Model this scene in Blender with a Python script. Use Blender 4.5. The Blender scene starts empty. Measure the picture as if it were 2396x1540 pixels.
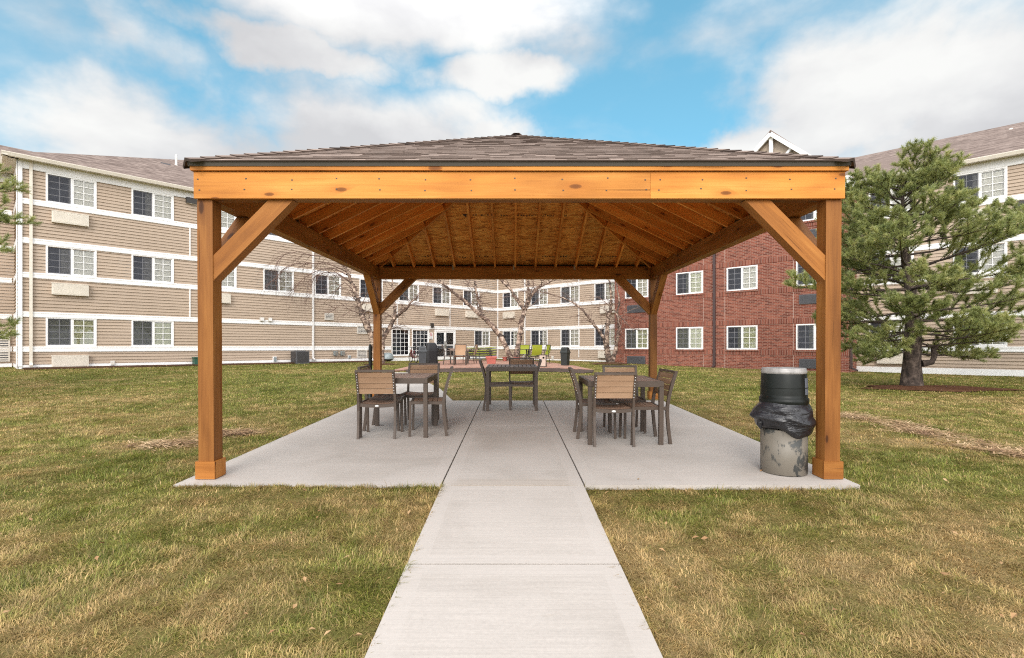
import bpy, math, random
import numpy as np
from mathutils import Vector, Matrix
random.seed(7); RS = np.random.RandomState(11)
SC = bpy.context.scene
COL = SC.collection
V3 = Vector
# ---------------------------------------------------------------- layout helpers
F_PX, CX, HY, HC = 1180.0, 1197.5, 810.0, 1.174      # focal, centre, horizon, eye height above the slab
SL = 0.0195                                            # fall of the concrete slab
def smooth(t):
    t = np.clip(t, 0, 1); return t*t*(3-2*t)
def ground(x, y):
    """lawn height, numpy friendly"""
    x = np.asarray(x, float); y = np.asarray(y, float)
    near = np.where(y < 4.264, 0.0314*(np.maximum(y, -3)-4.264), SL*(np.minimum(y, 10)-4.264)) - np.interp(x, [-2.0, 0.5], [0.002, 0.028])
    far = np.interp(x, [-19, -1, 6, 9.5, 17], [0.345, 0.27, 0.245, 0.155, 0.085])
    return near + (far-near)*smooth((y-9.0)/9.5)
def gz(x, y): return float(ground(x, y))
def at(px, py, Y): return V3(((px-CX)/F_PX*Y, Y, HC+(HY-py)/F_PX*Y))
def gr(px, py):
    """point of the lawn in direction (px, py)"""
    r, k = (px-CX)/F_PX, (py-HY)/F_PX
    Y = 10.0
    for _ in range(60): Y = 0.5*Y+0.5*(HC-gz(r*Y, Y))/k
    return V3((r*Y, Y, gz(r*Y, Y)))
# ---------------------------------------------------------------- mesh builder
class MB:
    def __init__(s): s.V=[]; s.F=[]; s.U=[]; s.M=[]; s.S=[]
    def face(s, pts, uv=None, m=0, sm=False):
        b=len(s.V); s.V += [tuple(p) for p in pts]; s.F.append(tuple(range(b, b+len(pts))))
        s.U += list(uv) if uv else [(0.0,0.0)]*len(pts); s.M.append(m); s.S.append(sm)
    def obox(s, o, a, b, c, m=0, skip=()):
        o,a,b,c = V3(o),V3(a),V3(b),V3(c)
        if a.cross(b).dot(c) < 0: a,b = b,a
        L = (a.length,b.length,c.length); k = L.index(max(L)); off=random.random()*20; off2=random.random()*7
        def q(p0,e1,e2,i1,i2,vo):
            P=[p0,p0+e1,p0+e1+e2,p0+e2]; l1,l2=L[i1],L[i2]
            if i1==k: uv=[(0,0),(l1,0),(l1,l2),(0,l2)]
            elif i2==k: uv=[(0,0),(0,l1),(l2,l1),(l2,0)]
            else: uv=[(0,0),(l1*.15,0),(l1*.15,l2),(0,l2)]
            s.face(P,[(u+off,v+off2+vo) for u,v in uv],m)
        q(o,b,a,1,0,0.); q(o+c,a,b,0,1,.31); q(o,a,c,0,2,.62); q(o+b,c,a,2,0,.93); q(o,c,b,2,1,1.24); q(o+a,b,c,1,2,1.55)
    def box(s, c, d, m=0, rz=0.0):
        """centre, size"""
        R=Matrix.Rotation(rz,3,'Z'); a=R@V3((d[0],0,0)); b=R@V3((0,d[1],0)); e=V3((0,0,d[2]))
        s.obox(V3(c)-a/2-b/2-e/2,a,b,e,m)
    def bar(s, p, q, w, h, up=(0,0,1), m=0):
        """beam with rectangular section w (sideways) x h (along up), centred on p-q"""
        p,q=V3(p),V3(q); a=q-p; side=a.cross(V3(up))
        if side.length<1e-6: side=a.cross(V3((0,1,0)))
        side.normalize(); u=side.cross(a).normalized()
        s.obox(p-side*w/2-u*h/2,a,side*w,u*h,m)
    def tube(s, P, R, n=8, m=0, cap=True, sm=True):
        P=[V3(p) for p in P]; k=len(P)
        if not hasattr(R,'__len__'): R=[R]*k
        b=len(s.V); ref=None; L=0
        for i in range(k):
            t=(P[min(i+1,k-1)]-P[max(i-1,0)])
            t = t.normalized() if t.length>1e-9 else V3((0,0,1))
            if ref is None:
                ref=t.cross(V3((0,0,1)) if abs(t.z)<.9 else V3((1,0,0))).normalized()
            ref=(ref-t*ref.dot(t)).normalized(); bi=t.cross(ref)
            for j in range(n):
                a=2*math.pi*j/n; s.V.append(tuple(P[i]+(ref*math.cos(a)+bi*math.sin(a))*R[i]))
        for i in range(k-1):
            l=(P[i+1]-P[i]).length
            for j in range(n):
                j2=(j+1)%n; s.F.append((b+i*n+j,b+i*n+j2,b+(i+1)*n+j2,b+(i+1)*n+j)); s.M.append(m); s.S.append(sm)
                u0,u1=j/n,(j+1)/n; s.U += [(L,u0),(L,u1),(L+l,u1),(L+l,u0)]
            L+=l
        if cap:
            s.face([s.V[b+j] for j in reversed(range(n))],None,m); s.face([s.V[b+(k-1)*n+j] for j in range(n)],None,m)
    def lathe(s, prof, n=32, c=(0,0,0), m=0, ms=None, wob=None):
        """prof: (radius, z) from bottom to top"""
        b=len(s.V); c=V3(c)
        for i,(r,z) in enumerate(prof):
            for j in range(n):
                a=2*math.pi*j/n; rr=r*(1+(wob(a,i) if wob else 0))
                s.V.append((c.x+rr*math.cos(a),c.y+rr*math.sin(a),c.z+z))
        for i in range(len(prof)-1):
            for j in range(n):
                j2=(j+1)%n; s.F.append((b+i*n+j,b+i*n+j2,b+(i+1)*n+j2,b+(i+1)*n+j)); s.M.append(ms[i] if ms else m); s.S.append(True)
                s.U += [(j/n,prof[i][1]),((j+1)/n,prof[i][1]),((j+1)/n,prof[i+1][1]),(j/n,prof[i+1][1])]
    def build(s, name, mats, parent=None, loc=None, bevel=0, attr=None):
        me=bpy.data.meshes.new(name); me.from_pydata(s.V,[],s.F)
        uv=me.uv_layers.new(name='UVMap'); uv.data.foreach_set('uv',np.array(s.U,dtype=np.float32).ravel())
        if not isinstance(mats,(list,tuple)): mats=[mats]
        for m in mats: me.materials.append(m)
        me.polygons.foreach_set('material_index',np.array(s.M,dtype=np.int32))
        me.polygons.foreach_set('use_smooth',np.array(s.S,dtype=bool)); me.update()
        o=bpy.data.objects.new(name,me); COL.objects.link(o)
        if parent is not None: o.parent=parent
        if loc is not None: o.location=loc
        if bevel:
            b=o.modifiers.new('bevel','BEVEL'); b.width=bevel; b.segments=2; b.limit_method='ANGLE'; b.angle_limit=math.radians(50)
        return o
def raw_mesh(name, verts, faces_idx, counts, mats, parent=None, attrs=None, smooth_=False):
    """numpy mesh: verts (n,3), flat loop indices, loops per face"""
    me=bpy.data.meshes.new(name); n=len(verts); nf=len(counts)
    me.vertices.add(n); me.vertices.foreach_set('co',verts.astype(np.float32).ravel())
    me.loops.add(len(faces_idx)); me.loops.foreach_set('vertex_index',faces_idx.astype(np.int32))
    me.polygons.add(nf); st=np.concatenate([[0],np.cumsum(counts)[:-1]]).astype(np.int32)
    me.polygons.foreach_set('loop_start',st)
    try: me.polygons.foreach_set('loop_total',counts.astype(np.int32))
    except Exception: pass
    if smooth_: me.polygons.foreach_set('use_smooth',np.ones(nf,dtype=bool))
    for k,v in (attrs or {}).items():
        a=me.attributes.new(k,'FLOAT','POINT'); a.data.foreach_set('value',v.astype(np.float32))
    for m in (mats if isinstance(mats,(list,tuple)) else [mats]): me.materials.append(m)
    me.update(calc_edges=True); me.validate()
    o=bpy.data.objects.new(name,me); COL.objects.link(o)
    if parent is not None: o.parent=parent
    return o
def tag(o, label=None, cat=None, group=None, kind=None):
    for k,v in (('label',label),('category',cat),('group',group),('kind',kind)):
        if v: o[k]=v
    return o
def empty(name, loc, rz=0, label=None, cat=None, group=None, rx=0):
    o=bpy.data.objects.new(name,None); COL.objects.link(o); o.location=loc; o.rotation_euler=(rx,0,rz)
    o.empty_display_size=.1
    return tag(o,label,cat,group)
def copy_tree(o, parent=None):
    c=o.copy(); COL.objects.link(c); c.parent=parent
    for ch in [x for x in bpy.data.objects if x.parent==o]: copy_tree(ch,c)
    return c
# ---------------------------------------------------------------- materials
def lin(r,g,b):
    f=lambda c: (c/255/12.92) if c/255<=.04045 else ((c/255+.055)/1.055)**2.4
    return (f(r),f(g),f(b),1)
class NT:
    def __init__(s,name):
        s.m=bpy.data.materials.new(name); s.m.use_nodes=True; s.t=s.m.node_tree; s.b=s.t.nodes['Principled BSDF']; s.out=s.t.nodes['Material Output']
    def n(s,typ,ins=None,**kw):
        nd=s.t.nodes.new(typ)
        for k,v in kw.items(): setattr(nd,k,v)
        for k,v in (ins or {}).items(): s.put(nd.inputs[k],v)
        return nd
    def put(s,sock,v):
        if isinstance(v,bpy.types.NodeSocket): s.t.links.new(v,sock)
        elif isinstance(v,bpy.types.Node): s.t.links.new(v.outputs[0],sock)
        else: sock.default_value=v
    def set(s,**kw):
        names={'col':'Base Color','rough':'Roughness','metal':'Metallic','normal':'Normal','spec':'Specular IOR Level','trans':'Transmission Weight','coat':'Coat Weight'}
        for k,v in kw.items(): s.put(s.b.inputs[names[k]],v)
        return s
    def coord(s,kind='Object',scale=(1,1,1),rot=(0,0,0)):
        tc=s.n('ShaderNodeTexCoord'); mp=s.n('ShaderNodeMapping',{'Vector':tc.outputs[kind],'Scale':scale,'Rotation':rot}); return mp.outputs[0]
    def noise(s,vec,scale=5,detail=4,rough=.55,dist=0):
        return s.n('ShaderNodeTexNoise',{'Vector':vec,'Scale':scale,'Detail':detail,'Roughness':rough,'Distortion':dist}).outputs['Fac']
    def ramp(s,fac,stops):
        r=s.n('ShaderNodeValToRGB',{'Fac':fac}); e=r.color_ramp.elements
        while len(e)<len(stops): e.new(.5)
        for i,(p,c) in enumerate(stops): e[i].position=p; e[i].color=c if hasattr(c,'__len__') else (c,c,c,1)
        return r.outputs[0]
    def mix(s,fac,a,b,typ='MIX'):
        m=s.n('ShaderNodeMix',data_type='RGBA',blend_type=typ); s.put(m.inputs[0],fac); s.put(m.inputs[6],a); s.put(m.inputs[7],b); return m.outputs[2]
    def math(s,op,a,b=None,c=None,clamp=False):
        m=s.n('ShaderNodeMath',operation=op,use_clamp=clamp); s.put(m.inputs[0],a)
        if b is not None: s.put(m.inputs[1],b)
        if c is not None: s.put(m.inputs[2],c)
        return m.outputs[0]
    def bump(s,h,strength=.3,dist=.01):
        return s.n('ShaderNodeBump',{'Height':h,'Strength':strength,'Distance':dist}).outputs[0]
    def attr(s,name): return s.n('ShaderNodeAttribute',attribute_name=name).outputs['Fac']
def plain(name,col,rough=.5,metal=0,var=.12,scale=9,bump=0,spec=.5):
    t=NT(name); v=t.coord('Object'); n=t.noise(v,scale,5,.6)
    c=t.mix(1.0,col,t.ramp(n,[(.25,1-var),(.75,1+var)]),'MULTIPLY')
    t.set(col=c,rough=rough,metal=metal,spec=spec)
    if bump: t.set(normal=t.bump(t.noise(v,scale*6,4),bump,.005))
    return t.m
def wood(name,c_dark,c_mid,c_light,rough=.55,knots=True,grain=1.0):
    t=NT(name); uv=t.coord('UV',(1,1,1)); mp=lambda sx,sy,ox=0: t.n('ShaderNodeMapping',{'Vector':uv,'Scale':(sx,sy,1),'Location':(ox,0,0)}).outputs[0]
    info=t.n('ShaderNodeObjectInfo').outputs['Random']
    sc=lambda x: t.n('ShaderNodeSeparateColor',{0:x}).outputs[0]
    if knots:   # grain bends round the knots
        vo=t.n('ShaderNodeTexVoronoi',{'Vector':mp(1.9,5.2),'Scale':1.0,'Randomness':1.0},voronoi_dimensions='2D')
        rnd=t.n('ShaderNodeSeparateColor',{0:vo.outputs['Color']}); sel=t.math('GREATER_THAN',rnd.outputs[0],.58)
        size=t.math('MULTIPLY_ADD',rnd.outputs[1],.75,.55); dist=t.math('DIVIDE',vo.outputs['Distance'],size)
    big=t.noise(mp(.6,4.5),1.6,3,.5,.5); fine=t.noise(mp(1.1,30*grain),1.0,7,.68,.7); pores=t.noise(mp(2.5,120*grain),1.0,3,.6)
    f=t.math('ADD',t.math('ADD',t.math('MULTIPLY',big,.52),t.math('MULTIPLY',fine,.36)),t.math('MULTIPLY',pores,.12))
    c=t.ramp(f,[(.34,c_dark),(.5,c_mid),(.66,c_light)])
    vfac=t.math('ADD',t.math('MULTIPLY',info,.40),.80)
    c=t.mix(1.0,c,t.n('ShaderNodeCombineColor',{0:vfac,1:vfac,2:vfac}).outputs[0],'MULTIPLY')
    drift=t.ramp(t.noise(mp(.45,1.2,5),1.0,4,.6),[(.32,(.74,.70,.66,1)),(.5,(1,1,1,1)),(.7,(1.08,1.06,1.0,1))]); c=t.mix(1.0,c,drift,'MULTIPLY')
    hgt=fine
    if knots:
        halo=sc(t.ramp(dist,[(.06,1.0),(.20,.35),(.34,0.0)])); core=sc(t.ramp(dist,[(.030,1.0),(.075,.8),(.095,0.0)]))
        c=t.mix(t.math('MULTIPLY',t.math('MULTIPLY',halo,sel),.55),c,(c_dark[0]*.8,c_dark[1]*.68,c_dark[2]*.6,1))
        c=t.mix(t.math('MULTIPLY',t.math('MULTIPLY',core,sel),.85),c,(c_dark[0]*.30,c_dark[1]*.25,c_dark[2]*.28,1))
        ck=t.noise(mp(.9,42,3),1.0,2,.4); ckm=sc(t.ramp(ck,[(.70,0.0),(.725,1.0)])); c=t.mix(t.math('MULTIPLY',ckm,.62),c,(c_dark[0]*.32,c_dark[1]*.28,c_dark[2]*.3,1))
        hgt=t.math('SUBTRACT',fine,t.math('MULTIPLY',ckm,.8))
    t.set(col=c,rough=t.math('MULTIPLY_ADD',fine,.25,rough-.1),spec=.22,normal=t.bump(hgt,.5,.004)); return t.m
# ---------------------------------------------------------------- material set
M={}
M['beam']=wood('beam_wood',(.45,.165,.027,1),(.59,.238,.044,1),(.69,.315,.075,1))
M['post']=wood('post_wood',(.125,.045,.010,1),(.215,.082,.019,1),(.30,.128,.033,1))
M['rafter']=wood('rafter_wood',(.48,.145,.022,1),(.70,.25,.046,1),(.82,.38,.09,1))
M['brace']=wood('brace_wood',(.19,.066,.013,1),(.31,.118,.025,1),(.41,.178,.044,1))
M['dark']=plain('dark_fixing',(.03,.025,.022,1),.5)
M['steel']=plain('galvanised',(.35,.34,.32,1),.4,.7)
M['drip']=plain('brown_metal',(.075,.064,.053,1),.45,.2,.1,3)
M['cream']=plain('cream_metal',(.68,.62,.54,1),.5,0,.08,4)
M['white']=plain('white_trim',(.72,.70,.69,1),.5,0,.07,3)
M['ivory']=plain('ivory_casing',(.60,.555,.50,1),.55,0,.10,6)
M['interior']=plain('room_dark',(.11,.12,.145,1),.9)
M['fr']=plain('brown_aluminium',(.070,.049,.037,1),.42,.0,.12,14,.05)
M['slat']=wood('tan_slat',(.24,.145,.085,1),(.295,.185,.115,1),(.34,.225,.145,1),.6,False,.7)
M['seat']=wood('shaded_slat',(.17,.10,.068,1),(.235,.145,.10,1),(.285,.185,.132,1),.55,False,.7)  # darker than the back slats, the table's shade put into the colour
M['top']=wood('table_slat',(.19,.128,.102,1),(.255,.178,.145,1),(.31,.225,.19,1),.38,False,.7)
M['badge']=plain('white_badge',(.75,.75,.74,1),.4)
def osb():
    t=NT('strand_board'); uv=t.coord('UV')
    a=t.noise(t.n('ShaderNodeMapping',{'Vector':uv,'Scale':(7,26,1)}).outputs[0],1,5,.65,1.2)
    vo=t.n('ShaderNodeTexVoronoi',{'Vector':t.n('ShaderNodeMapping',{'Vector':uv,'Scale':(9,30,1)}).outputs[0],'Scale':1.0})
    s=t.n('ShaderNodeSeparateColor',{0:vo.outputs['Color']}).outputs[0]
    f=t.math('ADD',t.math('MULTIPLY',a,.6),t.math('MULTIPLY',s,.4))
    big=t.noise(uv,1.3,3)
    c=t.ramp(f,[(.22,(.32,.10,.017,1)),(.45,(.72,.275,.05,1)),(.75,(.86,.415,.105,1))])
    c=t.mix(1.0,c,t.ramp(big,[(.3,.78),(.7,1.1)]),'MULTIPLY')
    t.set(col=c,rough=.8,spec=.15,normal=t.bump(f,.3,.004)); return t.m
M['osb']=osb()
def shingle_mat(name,pal,useattr=True):
    t=NT(name); v=t.coord('Object')
    fine=t.noise(v,160,3,.7); mid=t.noise(v,5,4)
    if useattr: f=t.attr('shade')
    else:
        uv=t.coord('UV'); br=t.n('ShaderNodeTexBrick',{'Vector':uv,'Scale':1.0,'Brick Width':.30,'Row Height':.14,'Mortar Size':.006,'Mortar Smooth':.3,'Color1':(0,0,0,1),'Color2':(1,1,1,1),'Mortar':(0,0,0,1),'Bias':0.0},offset=.37,squash=1)
        vo=t.n('ShaderNodeTexVoronoi',{'Vector':t.n('ShaderNodeMapping',{'Vector':uv,'Scale':(2.6,7.14,1)}).outputs[0],'Scale':1.0,'Randomness':.8})
        f=t.math('ADD',t.math('MULTIPLY',t.n('ShaderNodeSeparateColor',{0:br.outputs[0]}).outputs[0],.35),t.math('MULTIPLY',t.n('ShaderNodeSeparateColor',{0:vo.outputs['Color']}).outputs[0],.65))
    c=t.ramp(f,pal)
    c=t.mix(1.0,c,t.ramp(fine,[(.2,.72),(.8,1.25)]),'MULTIPLY'); c=t.mix(1.0,c,t.ramp(mid,[(.3,.85),(.7,1.12)]),'MULTIPLY')
    t.set(col=c,rough=.95,spec=.1,normal=t.bump(fine,.4,.004)); return t.m
M['shingle']=shingle_mat('pavilion_shingle',[(0,(.045,.034,.03,1)),(.25,(.165,.122,.102,1)),(.6,(.275,.21,.178,1)),(1,(.40,.315,.275,1))])
M['roof']=shingle_mat('building_shingle',[(.1,(.130,.096,.083,1)),(.5,(.205,.155,.135,1)),(.9,(.285,.223,.195,1))],False)
def concrete(name,base,slab=True):
    t=NT(name); v=t.coord('Object')
    mott=t.noise(v,.9,5,.6,.4); fine=t.noise(v,55,4,.7)
    brush=t.noise(t.n('ShaderNodeMapping',{'Vector':v,'Scale':(1.6,75,1)}).outputs[0],1.0,4,.6)
    blot=t.noise(t.n('ShaderNodeMapping',{'Vector':v,'Scale':(1.2,5.5,1)}).outputs[0],1.7,4,.65)
    c=t.mix(1.0,base,t.ramp(mott,[(.25,(.80,.785,.76,1)),(.5,(.98,.975,.965,1)),(.75,(1.07,1.065,1.06,1))]),'MULTIPLY')
    c=t.mix(1.0,c,t.ramp(brush,[(.25,.89),(.75,1.08)]),'MULTIPLY')
    c=t.mix(1.0,c,t.ramp(fine,[(.25,.90),(.75,1.07)]),'MULTIPLY')
    # small rusty and dark scuffs left where water stands
    sp=t.ramp(blot,[(.66,0.0),(.76,1.0)]); c=t.mix(t.math('MULTIPLY',t.n('ShaderNodeSeparateColor',{0:sp}).outputs[0],.32),c,(.30,.235,.175,1))
    pit=t.n('ShaderNodeTexVoronoi',{'Vector':v,'Scale':6.5}); pd=t.ramp(pit.outputs['Distance'],[(.0,1.0),(.045,0.0)])
    psel=t.math('GREATER_THAN',t.n('ShaderNodeSeparateColor',{0:pit.outputs['Color']}).outputs[0],.80)
    c=t.mix(t.math('MULTIPLY',t.math('MULTIPLY',t.n('ShaderNodeSeparateColor',{0:pd}).outputs[0],psel),.55),c,(.16,.12,.09,1))
    if slab:   # tannin-brown tide mark where the slab meets the walkway
        sx=t.n('ShaderNodeSeparateXYZ',{0:v}); yy=t.math('ADD',sx.outputs[1],t.math('MULTIPLY',t.math('SUBTRACT',mott,.5),.10))
        m1=t.n('ShaderNodeMapRange',{'Value':yy,'From Min':4.52,'From Max':4.29},interpolation_type='SMOOTHSTEP').outputs[0]
        m2=t.n('ShaderNodeMapRange',{'Value':t.math('ABSOLUTE',sx.outputs[0]),'From Min':.60,'From Max':.42},interpolation_type='SMOOTHSTEP').outputs[0]
        m3=t.math('GREATER_THAN',sx.outputs[1],4.262)
        c=t.mix(t.math('MULTIPLY',t.math('MULTIPLY',t.math('MULTIPLY',m1,m2),m3),.42),c,(.25,.19,.13,1))
    ed=t.attr('margin'); c=t.mix(t.math('MULTIPLY',ed,.35),c,tuple(min(1,k*1.055) for k in base[:3])+(1,))
    t.set(col=c,rough=.85,spec=.25,normal=t.bump(t.math('ADD',brush,fine),.12,.003)); return t.m
M['conc']=concrete('broom_concrete',(.43,.393,.366,1))
M['conc_dark']=plain('dark_bed',(.06,.05,.045,1),.9)  # dark sheet under the panels, seen through the open joints
# ---------------------------------------------------------------- concrete: walkway, slab, back path
def panel(verts,name_mb,th=.09,margin=.11):
    """slab panel given as 4 corner points (ccw); top split so that a trowelled margin runs round it"""
    A=[V3(p) for p in verts]; n=len(A); c=sum(A,V3())/n
    ins=[]
    for i in range(n):
        p=A[i]; e0=(A[i-1]-p).normalized(); e1=(A[(i+1)%n]-p).normalized(); ins.append(p+(e0+e1)*margin)
    b=len(name_mb.V)
    for i in range(n):
        j=(i+1)%n; name_mb.face([A[i],A[j],ins[j],ins[i]],None,0)
    name_mb.face(ins,None,0)
    for i in range(n):
        j=(i+1)%n; d=V3((0,0,-th)); name_mb.face([A[i]+d,A[j]+d,A[j],A[i]],None,0)
    return b
def slab_obj(name,panels,th,kind='structure',margins=.11):
    mb=MB(); marg=[]
    for p in panels:
        panel(p,mb,th,margins)
    o=mb.build(name,M['conc'])
    me=o.data; a=me.attributes.new('margin','FLOAT','FACE'); val=np.zeros(len(me.polygons)); i=0
    for p in panels:
        n=len(p); val[i:i+n]=1; i+=2*n+1
    a.data.foreach_set('value',val.astype(np.float32)); tag(o,kind=kind); return o
def zs(y): return SL*(y-4.264)
def zw(y): return .0314*(y-4.264)
g_=.007
xs=[-2.864,-.598,.612,2.942]; ys=[4.264,7.12,9.87]
pan=[]
for i in range(3):
    for j in range(2):
        x0,x1=xs[i]+(g_ if i else 0),xs[i+1]-(g_ if i<2 else 0); y0,y1=ys[j]+(.003 if j else 0),ys[j+1]-(.003 if j<1 else 0)
        pan.append([(x0,y0,zs(y0)),(x1,y0,zs(y0)),(x1,y1,zs(y1)),(x0,y1,zs(y1))])
slab_obj('concrete_slab',pan,.12)
mb=MB(); mb.face([(xs[0]+.02,4.29,zs(4.29)-.03),(xs[3]-.02,4.29,zs(4.29)-.03),(xs[3]-.02,9.84,zs(9.84)-.03),(xs[0]+.02,9.84,zs(9.84)-.03)])
j_=mb.build('slab_bed',M['conc_dark']); tag(j_,kind='structure')
pan=[]; yy=[-2.6,-.75,1.03,2.83,4.258]
for a,b in zip(yy[:-1],yy[1:]):
    a2=a+.009
    pan.append([(-.590,a2,zw(a2)-.004),(.604,a2,zw(a2)-.004),(.606,b-.007,zw(b)-.004),(-.592,b-.007,zw(b)-.004)])
slab_obj('walkway',pan,.09)
mb=MB(); mb.face([(-.57,-2.5,zw(-2.5)-.03),(.58,-2.5,zw(-2.5)-.03),(.58,4.25,zw(4.25)-.03),(-.57,4.25,zw(4.25)-.03)])
tag(mb.build('walkway_bed',M['conc_dark']),kind='structure')
PATH_R=[(1060,935.5),(1030,913),(1002,898),(975,884),(960,874)]; PATH_L=[(893,935.5),(903,910),(906,895),(900,883),(893,873)]
PR=[gr(*p) for p in PATH_R]; PL=[gr(*p) for p in PATH_L]
for q,x in ((PR[0],-1.16),(PL[0],-2.55)): q.x=x; q.y=9.875; q.z=zs(9.87)
for L_ in (PR,PL):
    for q in L_[1:]: q.z=gz(q.x,q.y)+.03
slab_obj('path',[[PL[i],PR[i],PR[i+1],PL[i+1]] for i in range(4)],.08,margins=.08)
# ---------------------------------------------------------------- pavilion
PW,PD,PS=2.822,5.74,.135        # half width, depth, post size
PAV=empty('pavilion',(.064,4.44,0),0,'open timber picnic pavilion with shingled hip roof on a concrete slab','pavilion',rx=.0093)
def zl(y): return zs(4.44+y)-.0093*y   # slab surface in pavilion coordinates
ZB,ZT=2.458,2.686
def timber(name,p,q,w,h,up=(0,0,1),mat='rafter',bev=.004,parent=None):
    m=MB(); m.bar(p,q,w,h,up); return m.build(name,M[mat],parent or PAV,bevel=bev)
h=PS/2
for sx in (-1,1):
    for y in (h,PD-h):
        x=sx*(PW-h); z0=zl(y)
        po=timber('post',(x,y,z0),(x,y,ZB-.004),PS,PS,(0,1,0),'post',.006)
        # base collar: four mitred boards round the foot
        mb=MB(); t_=.017; b=h+.002; zc=.158; H_=(z0+.003,zc+z0)
        for k,(dx,dy) in enumerate(((0,-1),(1,0),(0,1),(-1,0))):
            if dx==0: mb.box((x,y+dy*(b+t_/2),(H_[0]+H_[1])/2),(2*(b+t_)-.002,t_,H_[1]-H_[0]))
            else: mb.box((x+dx*(b+t_/2),y,(H_[0]+H_[1])/2),(t_,2*b-.004,H_[1]-H_[0]-.003))
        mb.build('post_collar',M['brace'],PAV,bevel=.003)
def knee(x,y,dx,dy):
    """45 degree brace from the post at (x,y) running along (dx,dy); profile lies in that plane"""
    a,b=.705,.485; d=V3((dx,dy,0)); s=V3((-dy,dx,0)); th=.118
    p0=V3((x,y,ZB-.004))+d*(h-.001)
    prof=[p0+V3((0,0,-a)),p0+d*a,p0+d*b,p0+V3((0,0,-b))]
    mb=MB(); A=[p-s*th/2 for p in prof]; B=[p+s*th/2 for p in prof]; L=(prof[1]-prof[0]).length; o1=random.random()*9
    def uvs(P): return [((p-prof[0]).dot((prof[1]-prof[0]).normalized())+o1,(p-prof[0]).dot(((prof[1]-prof[0]).cross(s)).normalized())) for p in P]
    def add(P,off=0):
        uv=[(u,v+off+(p-prof[0]).dot(s)) for (u,v),p in zip(uvs(P),P)]; mb.face(P,uv)
    fl = d.cross(V3((0,0,1))).dot(s)<0
    for P in (list(reversed(A)),B,[A[0],A[1],B[1],B[0]],[A[1],A[2],B[2],B[1]],[A[2],A[3],B[3],B[2]],[A[3],A[0],B[0],B[3]]):
        add(P if not fl else list(reversed(P)),random.random())
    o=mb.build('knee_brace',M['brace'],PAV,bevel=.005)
for sx in (-1,1):
    for (y,dy) in ((h,1),(PD-h,-1)):
        x=sx*(PW-h); knee(x,y,-sx,0); knee(x,y,0,dy)
# beams on the post heads
for sx in (-1,1):
    timber('side_beam',(sx*(PW-.066),.004,(ZB+ZT)/2),(sx*(PW-.066),PD-.004,(ZB+ZT)/2),.13,ZT-ZB,mat='brace')
timber('back_beam',(-PW+.135,PD-.066,(ZB+ZT)/2),(PW-.135,PD-.066,(ZB+ZT)/2),.125,ZT-ZB-.004,mat='brace')
timber('front_inner_beam',(-PW+.135,.062,(ZB+ZT)/2),(PW-.135,.062,(ZB+ZT)/2),.10,ZT-ZB-.006,mat='brace')
def X_at(px,Y): return (px-CX)/F_PX*Y-.064
def board(name,x0,x1,y,z0,z1,th,mat,screws=()):
    mb=MB(); mb.obox((x0,y,z0),(x1-x0,0,0),(0,th,0),(0,0,z1-z0))
    for (sx,sz) in screws: mb.box((sx,y-.0005,sz),(.013,.004,.010),1)
    return mb.build(name,[M[mat],M['dark']],PAV,bevel=0)
scr=[]
for k,px in enumerate((470,576,685,787,891,998,1104,1207,1316,1418,1510,1540,1640,1742,1845,1950)):
    for f in (.33,.73): scr.append((X_at(px,4.405)+random.uniform(-.012,.012),ZB+(ZT-ZB)*(f+random.uniform(-.04,.04))))
xj=X_at(1519,4.405)
board('fascia_beam',-2.828,xj-.0015,-.036,ZB,ZT+.002,.034,'beam',[s for s in scr if s[0]<xj])
board('fascia_beam',xj+.0015,2.828,-.036,ZB,ZT+.002,.034,'beam',[s for s in scr if s[0]>xj])
xt=X_at(1035,4.385)
board('trim_board',-2.845,xt-.001,-.060,2.694,2.734,.055,'beam'); board('trim_board',xt+.001,2.845,-.060,2.692,2.734,.055,'beam')
for sx in (-1,1):
    mb=MB(); x=sx*(PW+.004) if sx>0 else sx*(PW+.022)
    mb.obox((x,.0,2.680),(.018,0,0),(0,PD+.02,0),(0,0,.054)); mb.build('trim_board',M['beam'],PAV)
mb=MB(); mb.obox((-2.845,PD+.002,2.68),(5.69,0,0),(0,.02,0),(0,0,.054)); mb.build('trim_board',M['beam'],PAV)
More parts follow.
